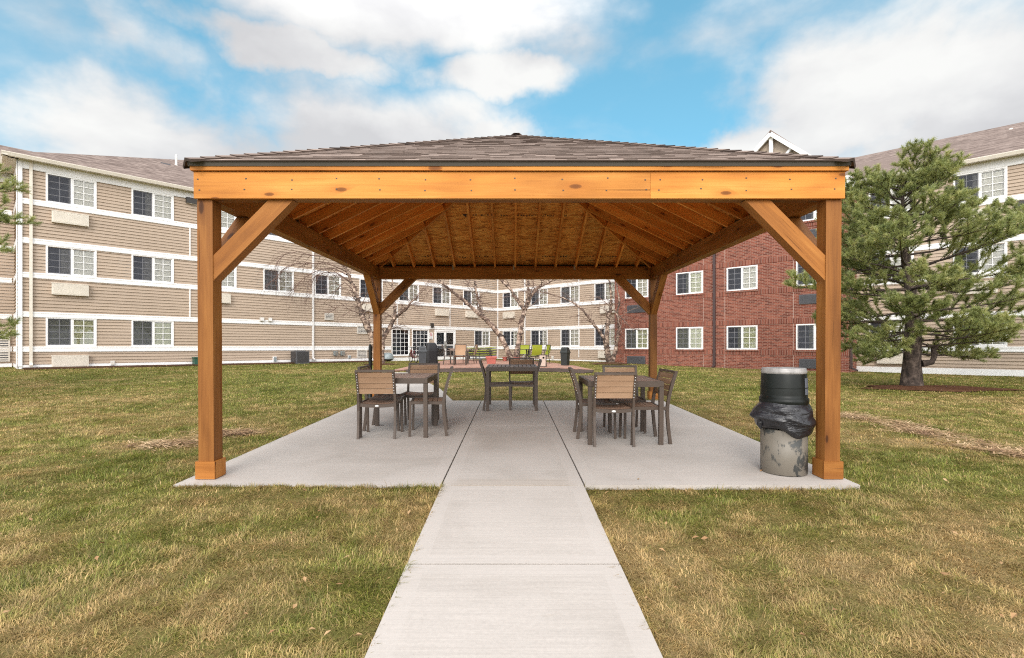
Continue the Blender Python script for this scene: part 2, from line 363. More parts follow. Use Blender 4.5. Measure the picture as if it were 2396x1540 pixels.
# roof planes
EW,EF,EB,EZ,AZ=2.856,-.08,PD+.055,2.766,4.165
APX=V3((0,(EF+EB)/2,AZ)); CR=[V3((-EW,EF,EZ)),V3((EW,EF,EZ)),V3((EW,EB,EZ)),V3((-EW,EB,EZ))]
drip=MB()
for i in range(4):
    A,B=CR[i],CR[(i+1)%4]; e=(B-A).normalized(); out=V3((e.y,-e.x,0)); d=V3((0,0,-.039))
    q=[A-out*.012-e*.0+d,B-out*.012+d,B,A]
    drip.face(q); drip.face([A+d-out*.045,B+d-out*.045,B+d-out*.012,A+d-out*.012])
drip.build('drip_edge',M['drip'],PAV)
sh=MB(); shade=[]; sheath=[]; rng=random.Random(5)
FACES=[]
for i in range(4):
    A,B=CR[i],CR[(i+1)%4]; e=(B-A).normalized(); mid=(A+B)/2; g=(APX-mid); Lg=g.length; g=g/Lg; nrm=e.cross(g).normalized()
    if nrm.z<0: nrm=-nrm
    half=(B-A).length/2; FACES.append((A,B,e,mid,g,Lg,nrm,half))
    ex=.118; nrow=int(Lg/ex)+1
    for j in range(nrow):
        d=j*ex-.012; 
        w0=half*(1-max(d,0)/Lg)+(.012 if j==0 else 0); u=-w0-rng.random()*.2
        while u<w0:
            wd=rng.choice((.11,.14,.17,.2,.25))*rng.uniform(.9,1.1); a,b=max(u,-w0),min(u+wd,w0); u+=wd
            if b-a<.01: continue
            thick=.0085+(.0035 if rng.random()<.5 else 0)+rng.uniform(0,.0015)
            d1=min(d+ex+.02,Lg); k=max(0,1-d1/Lg)*half; a2,b2=max(min(a,k),-k),max(min(b,k),-k)
            p=lambda uu,dd,nn: mid+e*uu+g*dd+nrm*nn
            P0,P1,P2,P3=p(a,d,thick),p(b,d,thick),p(b2,d1,.004),p(a2,d1,.004)
            s0=rng.betavariate(2,2)
            sh.face([P0,P1,P2,P3]); sh.face([p(a,d,-.002),p(b,d,-.002),P1,P0]); s0=.30+.55*s0; shade+= [s0,.07]  # lower tab edges coloured dark to stand in for each course's shadow line
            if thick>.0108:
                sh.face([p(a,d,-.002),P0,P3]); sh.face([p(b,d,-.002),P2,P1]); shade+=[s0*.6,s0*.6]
    mb=MB(); off=-nrm*.002; of2=-nrm*.016
    pts=[A+of2+g*.03+e*.06,B+of2+g*.03-e*.06,APX+of2-g*.02]
    mb.face(list(reversed(pts)),[((q-mid).dot(e)+i*9,(q-mid).dot(g)) for q in reversed(pts)])
    mb.face([q-of2+off for q in pts],[((q-mid).dot(e),(q-mid).dot(g)) for q in pts],1)
    sheath.append(mb.build('sheathing',[M['osb'],M['dark']],PAV))
for i in range(4):   # hip caps
    A=CR[i]; d=(APX-A); L=d.length; d/=L; side=d.cross(V3((0,0,1))).normalized(); up=side.cross(d); n=int(L/.125)
    n1,n2=FACES[i][6],FACES[i-1][6]
    for k in range(n+1):
        a=A+d*(k*.125-.01); b=a+d*.15; w=.125; s0=rng.betavariate(2,2)*.8
        for sgn in (-1,1):
            nn=n1 if n1.dot(side*sgn)>0 else n2
            dn=(side*sgn-nn*nn.dot(side*sgn)).normalized()
            t0,t1=.030,.018
            P=[a+up*t0,a+dn*w+nn*t0*.85,b+dn*w+nn*t1*.8,b+up*t1]
            if (P[1]-P[0]).cross(P[2]-P[0]).dot(nn)<0: P.reverse()
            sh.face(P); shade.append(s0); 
            q=[a+up*.002,a+dn*w+nn*.002,a+dn*w+nn*t0*.85,a+up*t0]; sh.face(q); shade.append(s0*.2)  # cap edges darkened in colour for the same shadow line
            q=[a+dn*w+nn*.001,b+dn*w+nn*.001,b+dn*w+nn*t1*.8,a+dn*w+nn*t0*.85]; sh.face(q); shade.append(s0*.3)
sh.obj=sh.build('roof',M['shingle'],PAV)
a=sh.obj.data.attributes.new('shade','FLOAT','FACE'); a.data.foreach_set('value',np.array(shade,dtype=np.float32))
# apex cap
mb=MB(); 
for k in range(4):
    P=[APX+V3((math.cos(k*math.pi/2+math.pi/4),math.sin(k*math.pi/2+math.pi/4),0))*.10+V3((0,0,-.030)),APX+V3((math.cos((k+1)*math.pi/2+math.pi/4),math.sin((k+1)*math.pi/2+math.pi/4),0))*.10+V3((0,0,-.030)),APX+V3((0,0,.034))]
    mb.face(P); mb.face([P[0]-V3((0,0,.02)),P[1]-V3((0,0,.02)),P[1],P[0]])
capo=mb.build('roof_cap',M['shingle'],PAV); a=capo.data.attributes.new('shade','FLOAT','FACE'); a.data.foreach_set('value',np.full(8,.6,dtype=np.float32))
# rafters
for fi,(A,B,e,mid,g,Lg,nrm,half) in enumerate(FACES):
    for k in range(-6,7):
        u=k*.402; top=Lg*(1-abs(u)/half)-.05*(abs(k)>0)-.04
        if top<.3: continue
        dn=-nrm*.13; mb=MB(); o=mid+e*(u-.0175)+g*.06-nrm*.017
        mb.obox(o,g*(top-.06),e*.035,dn); mb.build('rafter',M['rafter'],PAV,bevel=.002)
        if fi==2 and k in (-3,0,3):
            zc=ZT+.03; yb=PD-.14; mb=MB(); xk=mid.x+e.x*u
            mb.obox((xk-.045,PD-.1305,ZT-.05),(.032,0,0),(0,-.002,0),(0,0,.10)); mb.build('rafter_tie',M['steel'],PAV)
for i in range(4):
    A=CR[i]; d=(APX-A).normalized(); s=d.cross(V3((0,0,1))).normalized(); u=s.cross(d).normalized()
    if u.z<0: u=-u
    L=(APX-A).length; mb=MB(); mb.obox(A+d*.08-s*.02-u*.022,d*(L-.09),s*.04,-u*.142); mb.build('hip_rafter',M['rafter'],PAV,bevel=.002)
# stamped ink on the board at the back slope (illegible mill stamps)
A,B,e,mid,g,Lg,nrm,half=FACES[2]; ink=MB(); rng=random.Random(3)
INV=PAV.matrix_world.copy()
def on_back(px,py):
    r=V3(((px-CX)/F_PX,1,(HY-py)/F_PX)); o=V3((0,0,HC)); R=Matrix.Rotation(-.0093,3,'X')
    r=R@r; o=R@(o-V3((.064,4.44,0))); pl=mid-nrm*.019; t=(pl-o).dot(nrm)/r.dot(nrm); return o+r*t
def stroke(p,u,v,w,hh,sl=0):
    """small stroke in the plane of the board: u along e, v along g"""
    ee=-e
    q=[p+ee*u+g*v,p+ee*(u+w)+g*v,p+ee*(u+w+sl)+g*(v+hh),p+ee*(u+sl)+g*(v+hh)]; ink.face(q)
def scribble(px0,px1,py,hgt,gap=.0):
    p0,p1=on_back(px0,py),on_back(px1,py); L=(p1-p0).length; u=0
    while u<L:
        wdt=rng.uniform(.025,.05)
        if rng.random()<.14: u+=.05; continue
        hh=hgt*rng.choice((.62,.62,.7,1.0)); v0=-hgt*.25 if rng.random()<.12 else 0
        for _ in range(rng.choice((1,2,2))): stroke(p0,u+rng.uniform(0,wdt*.6),v0,.009,hh,rng.uniform(-.006,.012))
        for _ in range(rng.choice((0,1,1,2))): stroke(p0,u,v0+rng.choice((0,.45,.9))*hh*.95,wdt*.8,.010)
        u+=wdt+.012
    return p0
for (a_,b_,y_,hg) in ((1106,1146,506,.055),(1170,1196,506,.05),(1203,1252,506,.05),(1268,1302,507,.055),(1312,1322,506,.045),(1388,1420,506,.045),(950,1012,602,.05),(1020,1058,602,.05),(1074,1100,603,.04),(1108,1150,602,.045),(1214,1224,602,.06),(1262,1330,602,.045),(1348,1440,602,.045)):
    scribble(a_,b_,y_,hg)
p=on_back(1086,508); [stroke(p,-.01+i*.012,-.02-.012*i+.05,.014,.045+.006*i) for i in range(4)]; stroke(p,-.02,.06,.11,.014)
for px,py in ((1200,513),(1398,513),(1230,610),(1372,610)): stroke(on_back(px,py),0,0,.16,.008)
p0,p1=on_back(985,534),on_back(1418,534); stroke(p0,0,0,(p1-p0).length,.004)
M['ink']=plain('black_ink',(.045,.028,.016,1),.8)
ink.build('stamped_ink',M['ink'],PAV)
# ---------------------------------------------------------------- chairs and tables
def make_chair(name,label,slat='slat'):
    r=empty(name,(0,0,0),0,label,'chair')
    W=.237; t=.028
    prof=[(-.245,0),(-.222,.16),(-.205,.34),(-.207,.44),(-.225,.56),(-.262,.70),(-.305,.825)]
    fr=MB()
    for sx in (-1,1):
        leg=MB(); x=sx*(W-t/2)
        for i in range(len(prof)-1):
            (y0,z0),(y1,z1)=prof[i],prof[i+1]; dst=leg if z1<=.441 else fr
            hw=t/2; d=.018
            A=[V3((x-hw,y0-d,z0)),V3((x+hw,y0-d,z0)),V3((x+hw,y0+d,z0)),V3((x-hw,y0+d,z0))]
            B=[V3((x-hw,y1-d,z1)),V3((x+hw,y1-d,z1)),V3((x+hw,y1+d,z1)),V3((x-hw,y1+d,z1))]
            for k in range(4): dst.face([A[k],A[(k+1)%4],B[(k+1)%4],B[k]])
            if i==0: dst.face(list(reversed(A)))
        leg.build('leg',M['fr'],r)
        leg=MB(); leg.bar((x,.215,0),(x,.205,.425),t,t,(0,1,0)); leg.build('leg',M['fr'],r)
        fr.bar((x,-.2,.418),(x,.222,.425),t*.9,.036)
    fr.bar((-W,-.306,.838),(W,-.306,.838),.036,.026)                    # top rail
    for k in range(8):                                                   # dipped rear rail and front rail
        a,b=-W+t+(2*W-2*t)*k/8,-W+t+(2*W-2*t)*(k+1)/8; f=lambda x: .415-.018*(1-(x/W)**2)
        fr.bar((a,-.196,f(a)),(b,-.196,f(b)),.026,.040); fr.bar((a,.208,f(a)+.004),(b,.208,f(b)+.004),.028,.038)
    fr.build('frame',M['fr'],r)
    bk=MB()
    zz=[.552,.620,.688,.756]; 
    for z in zz:
        y=lambda q: np.interp(q,[p[1] for p in prof],[p[0] for p in prof])
        p0=V3((0,float(y(z)),z)); p1=V3((0,float(y(z+.062)),z+.062)); u=(p1-p0); n=V3((0,-u.z,u.y)).normalized()
        bk.obox(p0-V3((W-t-.001,0,0))-n*.007,(2*(W-t)-.002,0,0),u,n*.014)
        for sx in (-1,1):
            for f in (.25,.75): bk.box(p0+u*f+V3((sx*(W-t/2-.004),0,0))+n*.0225,(.007,.004,.007),1)
    bk.build('backrest',[M[slat],M['badge']],r)
    st=MB()
    for k in range(6):
        y0=-.178+k*.0625
        for j in range(8):
            a,b=-W+t+.001+(2*W-2*t-.002)*j/8,-W+t+.001+(2*W-2*t-.002)*(j+1)/8; f=lambda x: .436-.020*(1-(x/W)**2)
            st.face([(a,y0,f(a)),(b,y0,f(b)),(b,y0+.055,f(b)),(a,y0+.055,f(a))],[(a,y0*1),(b,y0),(b,y0+.055),(a,y0+.055)])
            st.face([(a,y0,f(a)-.012),(b,y0,f(b)-.012),(b,y0,f(b)),(a,y0,f(a))]); st.face([(b,y0+.055,f(b)-.012),(a,y0+.055,f(a)-.012),(a,y0+.055,f(a)),(b,y0+.055,f(b))])
            st.face([(a,y0+.055,f(a)-.012),(b,y0+.055,f(b)-.012),(b,y0,f(b)-.012),(a,y0,f(a)-.012)])
    st.build('seat',M['seat'],r)
    bd=MB(); bd.lathe([(.001,0),(.021,0),(.021,.003),(.001,.004)],16); o=bd.build('badge',M['badge'],r,loc=(0,-.2105,.398)); o.rotation_euler=(math.pi/2,0,0); o.scale=(1.15,.62,1)
    return r
def put(o,x,y,rz,z=None):
    o.location=(x,y,zs(y)+.001 if z is None else z); o.rotation_euler=(0,0,rz) if z is not None else (SL*math.cos(rz),-SL*math.sin(rz),rz)
    return o
CH=make_chair('patio_chair','')
G_CH='slatted chairs under the pavilion'
spots=[(-1.665,6.42,0.02,'tan-backed brown slatted chair at the near side of the left table, its back to us'),
 (-1.34,7.36,math.pi-.03,'brown slatted chair across the left table, facing us over the tabletop'),
 (-1.09,6.56,math.pi/2+.10,'brown slatted chair on the right side of the left table, seen edge-on'),
 (-1.72,6.92,-math.pi/2,'brown slatted chair on the left of the left table, hidden by the front chair'),
 (1.163,5.98,0.0,'tan-backed brown slatted chair at the near side of the right table, its back to us'),
 (1.055,6.40,-math.pi/2-.03,'brown slatted chair on the left side of the right table, seen edge-on'),
 (1.50,6.75,math.pi,'brown slatted chair at the far side of the right table beside the timber post'),
 (1.58,6.08,math.pi/2+.10,'brown slatted chair on the right side of the right table, angled outward'),
 (-.245,8.78,-math.pi/2+.03,'brown slatted chair on the left side of the middle table at the slab end'),
 (.19,8.78,math.pi/2-.04,'brown slatted chair on the right side of the middle table at the slab end'),
 (.18,9.22,math.pi,'brown slatted chair behind the middle table at the lawn edge')]
for i,(x,y,rz,lab) in enumerate(spots):
    c=CH if i==0 else copy_tree(CH); put(c,x,y,rz); c['label']=lab; c['group']=G_CH
def make_table():
    r=empty('patio_table',(0,0,0),0,'','table'); W=.435; H=.738; t=.050
    for sx in (-1,1):
        for sy in (-1,1):
            m=MB(); m.box((sx*(W-t/2),sy*(W-t/2),H/2-.03),(t,t,H-.06)); m.build('leg',M['fr'],r,bevel=.004)
    ap=MB()
    for sx in (-1,1):
        ap.box((0,sx*(W-.016),H-.034),(2*W,.032,.066)); ap.box((sx*(W-.016),0,H-.034),(.032,2*W-.066,.066))
    ap.build('apron',M['fr'],r,bevel=.004)
    tp=MB(); n=11; w=(2*W-.07)/n
    for k in range(n): tp.box((-W+.035+w*(k+.5),0,H-.007),(w-.010,2*W-.068,.016))
    tp.build('tabletop',M['top'],r,bevel=.002); return r
TB=make_table()
for i,(x,y,rz,lab) in enumerate(((-1.48,6.67,math.pi/2,'square brown slatted table left of the centre strip on the slab'),(1.315,6.26,math.pi/2,'square brown slatted table right of the centre strip on the slab'),(0.0,8.92,0,'square brown slatted table in the middle at the far end of the slab'))):
    c=TB if i==0 else copy_tree(TB); put(c,x,y,rz); c['label']=lab; c['group']='slatted tables under the pavilion'
# ---------------------------------------------------------------- litter bin by the right front post
def bin_paint():
    t=NT('chipped_beige_paint'); v=t.coord('Object'); n=t.noise(t.n('ShaderNodeMapping',{'Vector':v,'Scale':(1,1,.6)}).outputs[0],9,6,.68,.5); n2=t.noise(v,3.2,3)
    s=t.ramp(t.math('ADD',t.math('MULTIPLY',n,.72),t.math('MULTIPLY',n2,.28)),[(.515,0.0),(.56,1.0)])
    c=t.mix(s,t.mix(t.noise(v,14,4),(.14,.122,.098,1),(.18,.158,.13,1)),(.04,.042,.04,1))
    t.set(col=c,rough=.5,normal=t.bump(s,.4,.004)); return t.m
M['beige']=bin_paint()
M['green']=plain('dark_green_enamel',(.008,.010,.009,1),.42,0,.4,7,0,.25)
M['rim']=plain('worn_pale_rim',(.33,.315,.305,1),.5,.2,.55,9)
def bag_mat():
    t=NT('black_bin_liner'); v=t.coord('Object')
    w=t.noise(t.n('ShaderNodeMapping',{'Vector':v,'Scale':(4,4,11),'Rotation':(.3,.2,0)}).outputs[0],1.3,4,.5,1.6)
    t.set(col=(.018,.018,.022,1),rough=.28,spec=.5,normal=t.bump(w,.9,.03)); return t.m
M['bag']=bag_mat()
BIN=empty('litter_bin',(2.525,4.69,zs(4.69)+.002),0,'round litter bin with black bag and chipped beige base beside the right front post','litter bin')
mb=MB(); mb.lathe([(.0,0),(.190,0),(.196,.006),(.196,.40),(.0,.40)],48); mb.build('base',M['beige'],BIN)
def wob(a,i): return .02*math.sin(3*a+i)+.012*math.sin(7*a+1.3*i)+.02*math.sin(5*a-i*1.9)*.6
def bagr(a,i):
    lump=.17*math.exp(-((a-math.pi*1.02)/.42)**2)*math.sin(math.pi*min(1,i/17)); return lump+wob(a,i*.55)+.03*math.sin(4*a+i*.9)*math.sin(math.pi*i/18)
mb=MB(); prof=[]
for i in range(19):
    f=i/18; prof.append((.196+.056*math.sin(math.pi*(f**.8))+.006*math.sin(f*19),.365+.29*f+.012))
mb.lathe(prof,72,wob=bagr); bg=mb.build('bin_bag',M['bag'],BIN)
for v in bg.data.vertices:
    a=math.atan2(v.co.y,v.co.x); f=(v.co.z-.365)/.3
    v.co.z += (1-f)*(.03*math.sin(a*2+.6)+.015*math.sin(5*a))-.02*(1-f)*math.cos(a+.3)+.012*math.sin(6*a)*f*.5
mb=MB(); mb.tube([V3((-.235,-.05,.50)),V3((-.255,-.06,.44)),V3((-.238,-.055,.40))],[.03,.022,.006],10); mb.build('bag_knot',M['bag'],BIN)
mb=MB(); mb.lathe([(.200,.63),(.208,.655),(.208,.685),(.198,.69),(.196,.72),(.190,.90),(.186,.915)],48); mb.lathe([(.1985,.782),(.1995,.786),(.1985,.790)],48); HOOD=mb.build('hood',M['green'],BIN)
mb=MB(); mb.lathe([(.187,.912),(.1905,.918),(.1905,.940),(.186,.943),(.186,.956),(.180,.962),(.150,.962),(.13,.952),(.0,.952)],48); mb.build('rim',M['rim'],BIN)
mb=MB(); a0,a1=-math.pi/2+.55,-math.pi/2+1.25
for k in range(10):
    a,b=a0+(a1-a0)*k/10,a0+(a1-a0)*(k+1)/10; R0,R1=.1985,.1935
    mb.face([(R0*math.cos(a),R0*math.sin(a),.725),(R0*math.cos(b),R0*math.sin(b),.725),(R1*math.cos(b),R1*math.sin(b),.875),(R1*math.cos(a),R1*math.sin(a),.875)])
mb.build('flap_door',M['interior'],HOOD)
# slim smokers' post behind the back left post
p=at(866,935,10.12); SP=empty('smokers_post',(p.x,10.12,gz(p.x,10.12)+.0),0,'slim black smokers post with rounded top beside the back left timber post','ash post')
mb=MB(); mb.lathe([(.0,0),(.075,0),(.078,.01),(.06,.05),(.040,.09),(.033,.16)],20); mb.build('base',M['green'],SP)
mb=MB(); mb.lathe([(.033,.15),(.033,.50),(.035,.52),(.035,1.03),(.030,1.07),(.018,1.095),(.0,1.10)],20); mb.build('pole',M['green'],SP)
# ---------------------------------------------------------------- buildings
M['siding']=None
def siding_mat():
    t=NT('tan_lap_siding'); uv=t.coord('UV'); n=t.noise(t.n('ShaderNodeMapping',{'Vector':uv,'Scale':(.35,3,1)}).outputs[0],1.2,5,.6); f=t.noise(t.n('ShaderNodeMapping',{'Vector':uv,'Scale':(6,40,1)}).outputs[0],1,3)
    c=t.mix(1.0,(.428,.334,.258,1),t.ramp(n,[(.25,.90),(.75,1.07)]),'MULTIPLY'); c=t.mix(1.0,c,t.ramp(f,[(.3,.94),(.7,1.05)]),'MULTIPLY')
    t.set(col=c,rough=.6,spec=.25); return t.m
M['siding']=siding_mat()
def brick_mat(rot=False):
    t=NT('red_brick_soldier' if rot else 'red_brick'); uv=t.coord('UV')
    kw=dict(offset=0.0 if rot else .5,squash=1.0)
    w,h_=(.066,.30) if rot else (.205,.068)
    br=t.n('ShaderNodeTexBrick',{'Vector':uv,'Scale':1.0,'Brick Width':w,'Row Height':h_,'Mortar Size':.007,'Mortar Smooth':.15,'Bias':0.0,'Color1':(0,0,0,1),'Color2':(1,1,1,1),'Mortar':(.5,.5,.5,1)},**kw)
    n=t.noise(uv,.8,4); s=t.n('ShaderNodeSeparateColor',{0:br.outputs['Color']}).outputs[0]
    c=t.ramp(t.math('ADD',t.math('MULTIPLY',s,.7),t.math('MULTIPLY',n,.3)),[(.12,(.115,.034,.023,1)),(.5,(.195,.058,.038,1)),(.85,(.27,.092,.060,1))])
    c=t.mix(br.outputs['Fac'],c,(.34,.22,.175,1))
    c=t.mix(1.0,c,t.ramp(t.noise(uv,.28,3),[(.3,.9),(.7,1.08)]),'MULTIPLY')
    t.set(col=c,rough=.85,spec=.2,normal=t.bump(t.math('SUBTRACT',1.0,br.outputs['Fac']),.5,.006)); return t.m
M['brick']=brick_mat(); M['soldier']=brick_mat(True)
def glass_mat():
    t=NT('window_glass'); tr=t.n('ShaderNodeBsdfTransparent',{'Color':(.93,.95,.95,1)}); gl=t.n('ShaderNodeBsdfGlossy',{'Color':(.9,.93,1,1),'Roughness':.02})
    fr=t.n('ShaderNodeFresnel',{'IOR':1.5}).outputs[0]; f=t.math('MULTIPLY_ADD',fr,1.1,.03,True)
    mx=t.n('ShaderNodeMixShader',{0:f,1:tr,2:gl}); t.t.links.new(mx.outputs[0],t.out.inputs[0]); return t.m
M['glass']=glass_mat()
def screen_mat():
    t=NT('insect_screen'); tr=t.n('ShaderNodeBsdfTransparent',{'Color':(.62,.62,.64,1)}); d=t.n('ShaderNodeBsdfDiffuse',{'Color':(.105,.108,.125,1)})
    mx=t.n('ShaderNodeMixShader',{0:.30,1:tr,2:d}); t.t.links.new(mx.outputs[0],t.out.inputs[0]); return t.m
M['screen']=screen_mat()
def curtain_mat(name,col):
    t=NT(name); d=t.n('ShaderNodeBsdfDiffuse',{'Color':col}); e=t.n('ShaderNodeBsdfTranslucent',{'Color':col}); mx=t.n('ShaderNodeMixShader',{0:.25,1:d,2:e}); t.t.links.new(mx.outputs[0],t.out.inputs[0]); return t.m
M['curtain']=curtain_mat('cream_curtain',(.94,.88,.75,1)); M['curtain_g']=curtain_mat('greenish_curtain',(.84,.82,.56,1))
M['blind']=curtain_mat('beige_blind',(.70,.63,.50,1))
U2=V3((math.sin(math.radians(43.5)),math.cos(math.radians(43.5)),0)); V2=V3((U2.y,-U2.x,0))
M['trimwhite']=plain('bright_white_trim',(.80,.79,.79,1),.5,0,.06,3)
WA=V3((-18.0,18.8,0)); LW=24.64; CN=WA+U2*LW
ST=2.74
class Facade:
    def __init__(s,O,d): s.O=V3(O); s.d=V3(d); s.inw=V3((-d[1],d[0],0)); s.out=-s.inw; s.holes=[]
    def p(s,u,z,o=0): q=s.O+s.d*u+s.out*o; return V3((q.x,q.y,HC+z))
    @property
    def rz(s): return math.atan2(s.d.y,s.d.x)
def lap_wall(fc,u0,u1,z0,z1,name,parent,course=.127,stops=()):
    mb=MB(); z=z0
    while z<z1-1e-6:
        zb=min(z+course,z1); zm=(z+zb)/2
        ho=sorted((a,b) for a,b,c,d in fc.holes if c<zm<d)
        segs=[]; u=u0
        for a,b in ho:
            if a>u: segs.append((u,a))
            u=max(u,b)
        if u<u1: segs.append((u,u1))
        for a,b in segs:
            mb.face([fc.p(a,z,.026),fc.p(b,z,  .038),fc.p(b,zb,.004),fc.p(a,zb,.004)],[(a,z),(b,z),(b,zb),(a,zb)])
            mb.face([fc.p(a,z,.004),fc.p(b,z,.004),fc.p(b,z,.026),fc.p(a,z,  .038)],[(a,z),(b,z),(b,z+.02),(a,z+.02)])
        z=zb
    return mb.build(name,M['siding'],parent)
def flat_wall(fc,u0,u1,z0,z1,name,parent,mat):
    us=sorted({u0,u1,*[q for h_ in fc.holes for q in h_[:2] if u0<q<u1]}); zs_=sorted({z0,z1,*[q for h_ in fc.holes for q in h_[2:] if z0<q<z1]})
    mb=MB()
    for a,b in zip(us[:-1],us[1:]):
        for c,d in zip(zs_[:-1],zs_[1:]):
            if any(h_[0]<(a+b)/2<h_[1] and h_[2]<(c+d)/2<h_[3] for h_ in fc.holes): continue
            mb.face([fc.p(a,c),fc.p(b,c),fc.p(b,d),fc.p(a,d)],[(a,c),(b,c),(b,d),(a,d)])
    return mb.build(name,mat,parent)
def slab_on(mb,fc,u0,u1,z0,z1,o0,o1,m=0):
    mb.obox(fc.p(u0,z0,o0),fc.d*(u1-u0),fc.out*(o1-o0),V3((0,0,z1-z0)),m)
# ---- window kit: local x along the wall, -y outwards, z up
WIN={}
def window_meshes(key,w,h_,cur,cmat,cols=2,rows=4,slide=True,casing=.058,screen=True,sill=False,blind=0):
    fr=MB(); F=.045
    def b(x0,x1,z0,z1,y0,y1,m=0): fr.obox((x0,y0,z0),(x1-x0,0,0),(0,y1-y0,0),(0,0,z1-z0),m)
    b(0,casing,0,h_,-.045,.02); b(w-casing,w,0,h_,-.045,.02); b(casing,w-casing,h_-casing,h_,-.044,.02); b(casing,w-casing,0,casing,-.052,.02)
    x0,x1,z0,z1=casing,w-casing,casing,h_-casing; parts=[(x0,x1)]
    if slide:
        xm=(x0+x1)/2; b(xm-.026,xm+.026,z0,z1,-.028,.02); parts=[(x0,xm-.028),(xm+.028,x1)]
    for i,(a,c) in enumerate(parts):
        y0=-.022 if i else -.010; s=.030
        b(a,a+s,z0,z1,y0,.02); b(c-s,c,z0,z1,y0,.02); b(a+s,c-s,z0,z0+s,y0,.02); b(a+s,c-s,z1-s,z1,y0,.02)
        for k in range(1,cols): x=a+(c-a)*k/cols; b(x-.010,x+.010,z0+s,z1-s,y0+.006,.008)
        for k in range(1,rows):
            z=z0+(z1-z0)*k/rows; b(a+s,c-s,z-.010,z+.010,y0+.004,.007)
    # dark room box behind
    D=.55
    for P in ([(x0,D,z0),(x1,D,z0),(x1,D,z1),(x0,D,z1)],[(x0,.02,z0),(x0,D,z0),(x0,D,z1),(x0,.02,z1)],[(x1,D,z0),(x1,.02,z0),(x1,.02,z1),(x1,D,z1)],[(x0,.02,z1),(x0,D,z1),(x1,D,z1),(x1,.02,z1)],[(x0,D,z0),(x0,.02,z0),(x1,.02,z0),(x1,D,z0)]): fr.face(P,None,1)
    pn=MB(); pn.face([(x0,.010,z0),(x1,.010,z0),(x1,.010,z1),(x0,.010,z1)])
    if screen and slide: pn.face([(parts[0][0],-.012,z0),(parts[0][1],-.012,z0),(parts[0][1],-.012,z1),(parts[0][0],-.012,z1)],None,1)
    cu=MB()
    for (a,c) in cur:
        n=max(4,int((c-a)/.022)); ph=random.random()*6; amp=.013
        X=[a+(c-a)*k/n for k in range(n+1)]; Y=[.055+amp*math.sin(ph+x*58+1.5*math.sin(x*17)) for x in X]
        for k in range(n): cu.face([(X[k],Y[k],z0),(X[k+1],Y[k+1],z0),(X[k+1],Y[k+1],z1),(X[k],Y[k],z1)],None,0,True)
    if blind: cu.face([(x0,.05,z1-blind),(x1,.05,z1-blind),(x1,.05,z1),(x0,.05,z1)])
    def me(mb,nm,mats):
        o=mb.build(nm,mats); d=o.data; bpy.data.objects.remove(o); return d
    WIN[key]=(me(fr,'window_frame',[M['trimwhite'],M['interior']]),me(pn,'pane',[M['glass'],M['screen']]),me(cu,'curtain',M[cmat]) if cu.F else None)
def add_window(fc,u,z,key,parent):
    a,b,c=WIN[key]
    def mk(nm,d,par): o=bpy.data.objects.new(nm,d); COL.objects.link(o); o.parent=par; return o
    w=mk('window',a,parent); w.location=fc.p(u,z); w.rotation_euler=(0,0,fc.rz)
    mk('pane',b,w)
    if c: mk('curtain',c,w)
    return w
WW,WH=1.50,1.13
for k,(f) in enumerate((.22,.36,.1,.30)):
    window_meshes('up%d'%k,WW,WH,[(WW/2-f*WW*.6,WW/2),(WW/2,WW-.06)],'curtain')
window_meshes('full',WW,WH,[(.08,WW-.08)],'curtain'); window_meshes('green',WW,WH,[(.08,WW/2),(WW/2,WW-.08)],'curtain_g')
window_meshes('dark',WW,WH,[(WW*.62,WW-.08)],'curtain'); window_meshes('blind',WW,WH,[],'blind',blind=.98)
window_meshes('tall',1.30,1.66,[],'blind',cols=4,rows=6,slide=False,blind=0)
W2=1.37
for k,f in enumerate((.2,.35,.0)):
    window_meshes('b%d'%k,W2,1.10,[(W2/2-f*W2*.45,W2/2),(W2/2,W2-.06)] if f else [(W2/2,W2-.06)],'curtain_g' if k==1 else 'curtain',casing=.05)
window_meshes('bg',W2,1.10,[(.06,W2/2),(W2/2,W2-.06)],'curtain_g',casing=.05)
# ---- air conditioner, louver, lamp, downspout
def mesh_of(mb,nm,mats):
    o=mb.build(nm,mats); d=o.data; bpy.data.objects.remove(o); return d
mb=MB(); mb.obox((0,-.17,0),(1.08,0,0),(0,.19,0),(0,0,.44)); mb.obox((-.012,-.185,.425),(1.104,0,0),(0,.2,0),(0,0,.022)); mb.obox((.03,-.178,.03),(1.02,0,0),(0,.007,0),(0,0,.38),1)
for k in range(22): mb.obox((.045,-.1815,.045+k*.0165),(.99,0,0),(0,.003,0),(0,0,.0085),1)
AC=mesh_of(mb,'air_conditioner',[M['cream'],M['cream']])
mb=MB(); mb.obox((0,-.05,0),(1.08,0,0),(0,.07,0),(0,0,.40))
for k in range(14): mb.obox((.03,-.062,.03+k*.0255),(1.02,0,0),(0,.012,0),(0,0,.012))
M['acgrey']=plain('dark_grey_grille',(.085,.085,.095,1),.5); AC2=mesh_of(mb,'air_conditioner',M['acgrey'])
def louver(fc,u,z,w,h_,n,parent):
    mb=MB(); fr_=.05
    slab_on(mb,fc,u,u+fr_,z,z+h_,-.01,.085); slab_on(mb,fc,u+w-fr_,u+w,z,z+h_,-.01,.085); slab_on(mb,fc,u+fr_,u+w-fr_,z+h_-fr_,z+h_,-.01,.085); slab_on(mb,fc,u+fr_,u+w-fr_,z,z+fr_,-.01,.085)
    slab_on(mb,fc,u+fr_,u+w-fr_,z+fr_,z+h_-fr_,.046,.048,1)
    for k in range(n):
        zz=z+fr_+(h_-2*fr_)*(k+.5)/n; a=fc.p(u+fr_,zz,.05); mb.obox(a,fc.d*(w-2*fr_),fc.out*.03+V3((0,0,-.018)),V3((0,0,(h_-2*fr_)/n*.38)))
    return mb.build('louver_vent',[M['ivory'],M['interior']],parent)
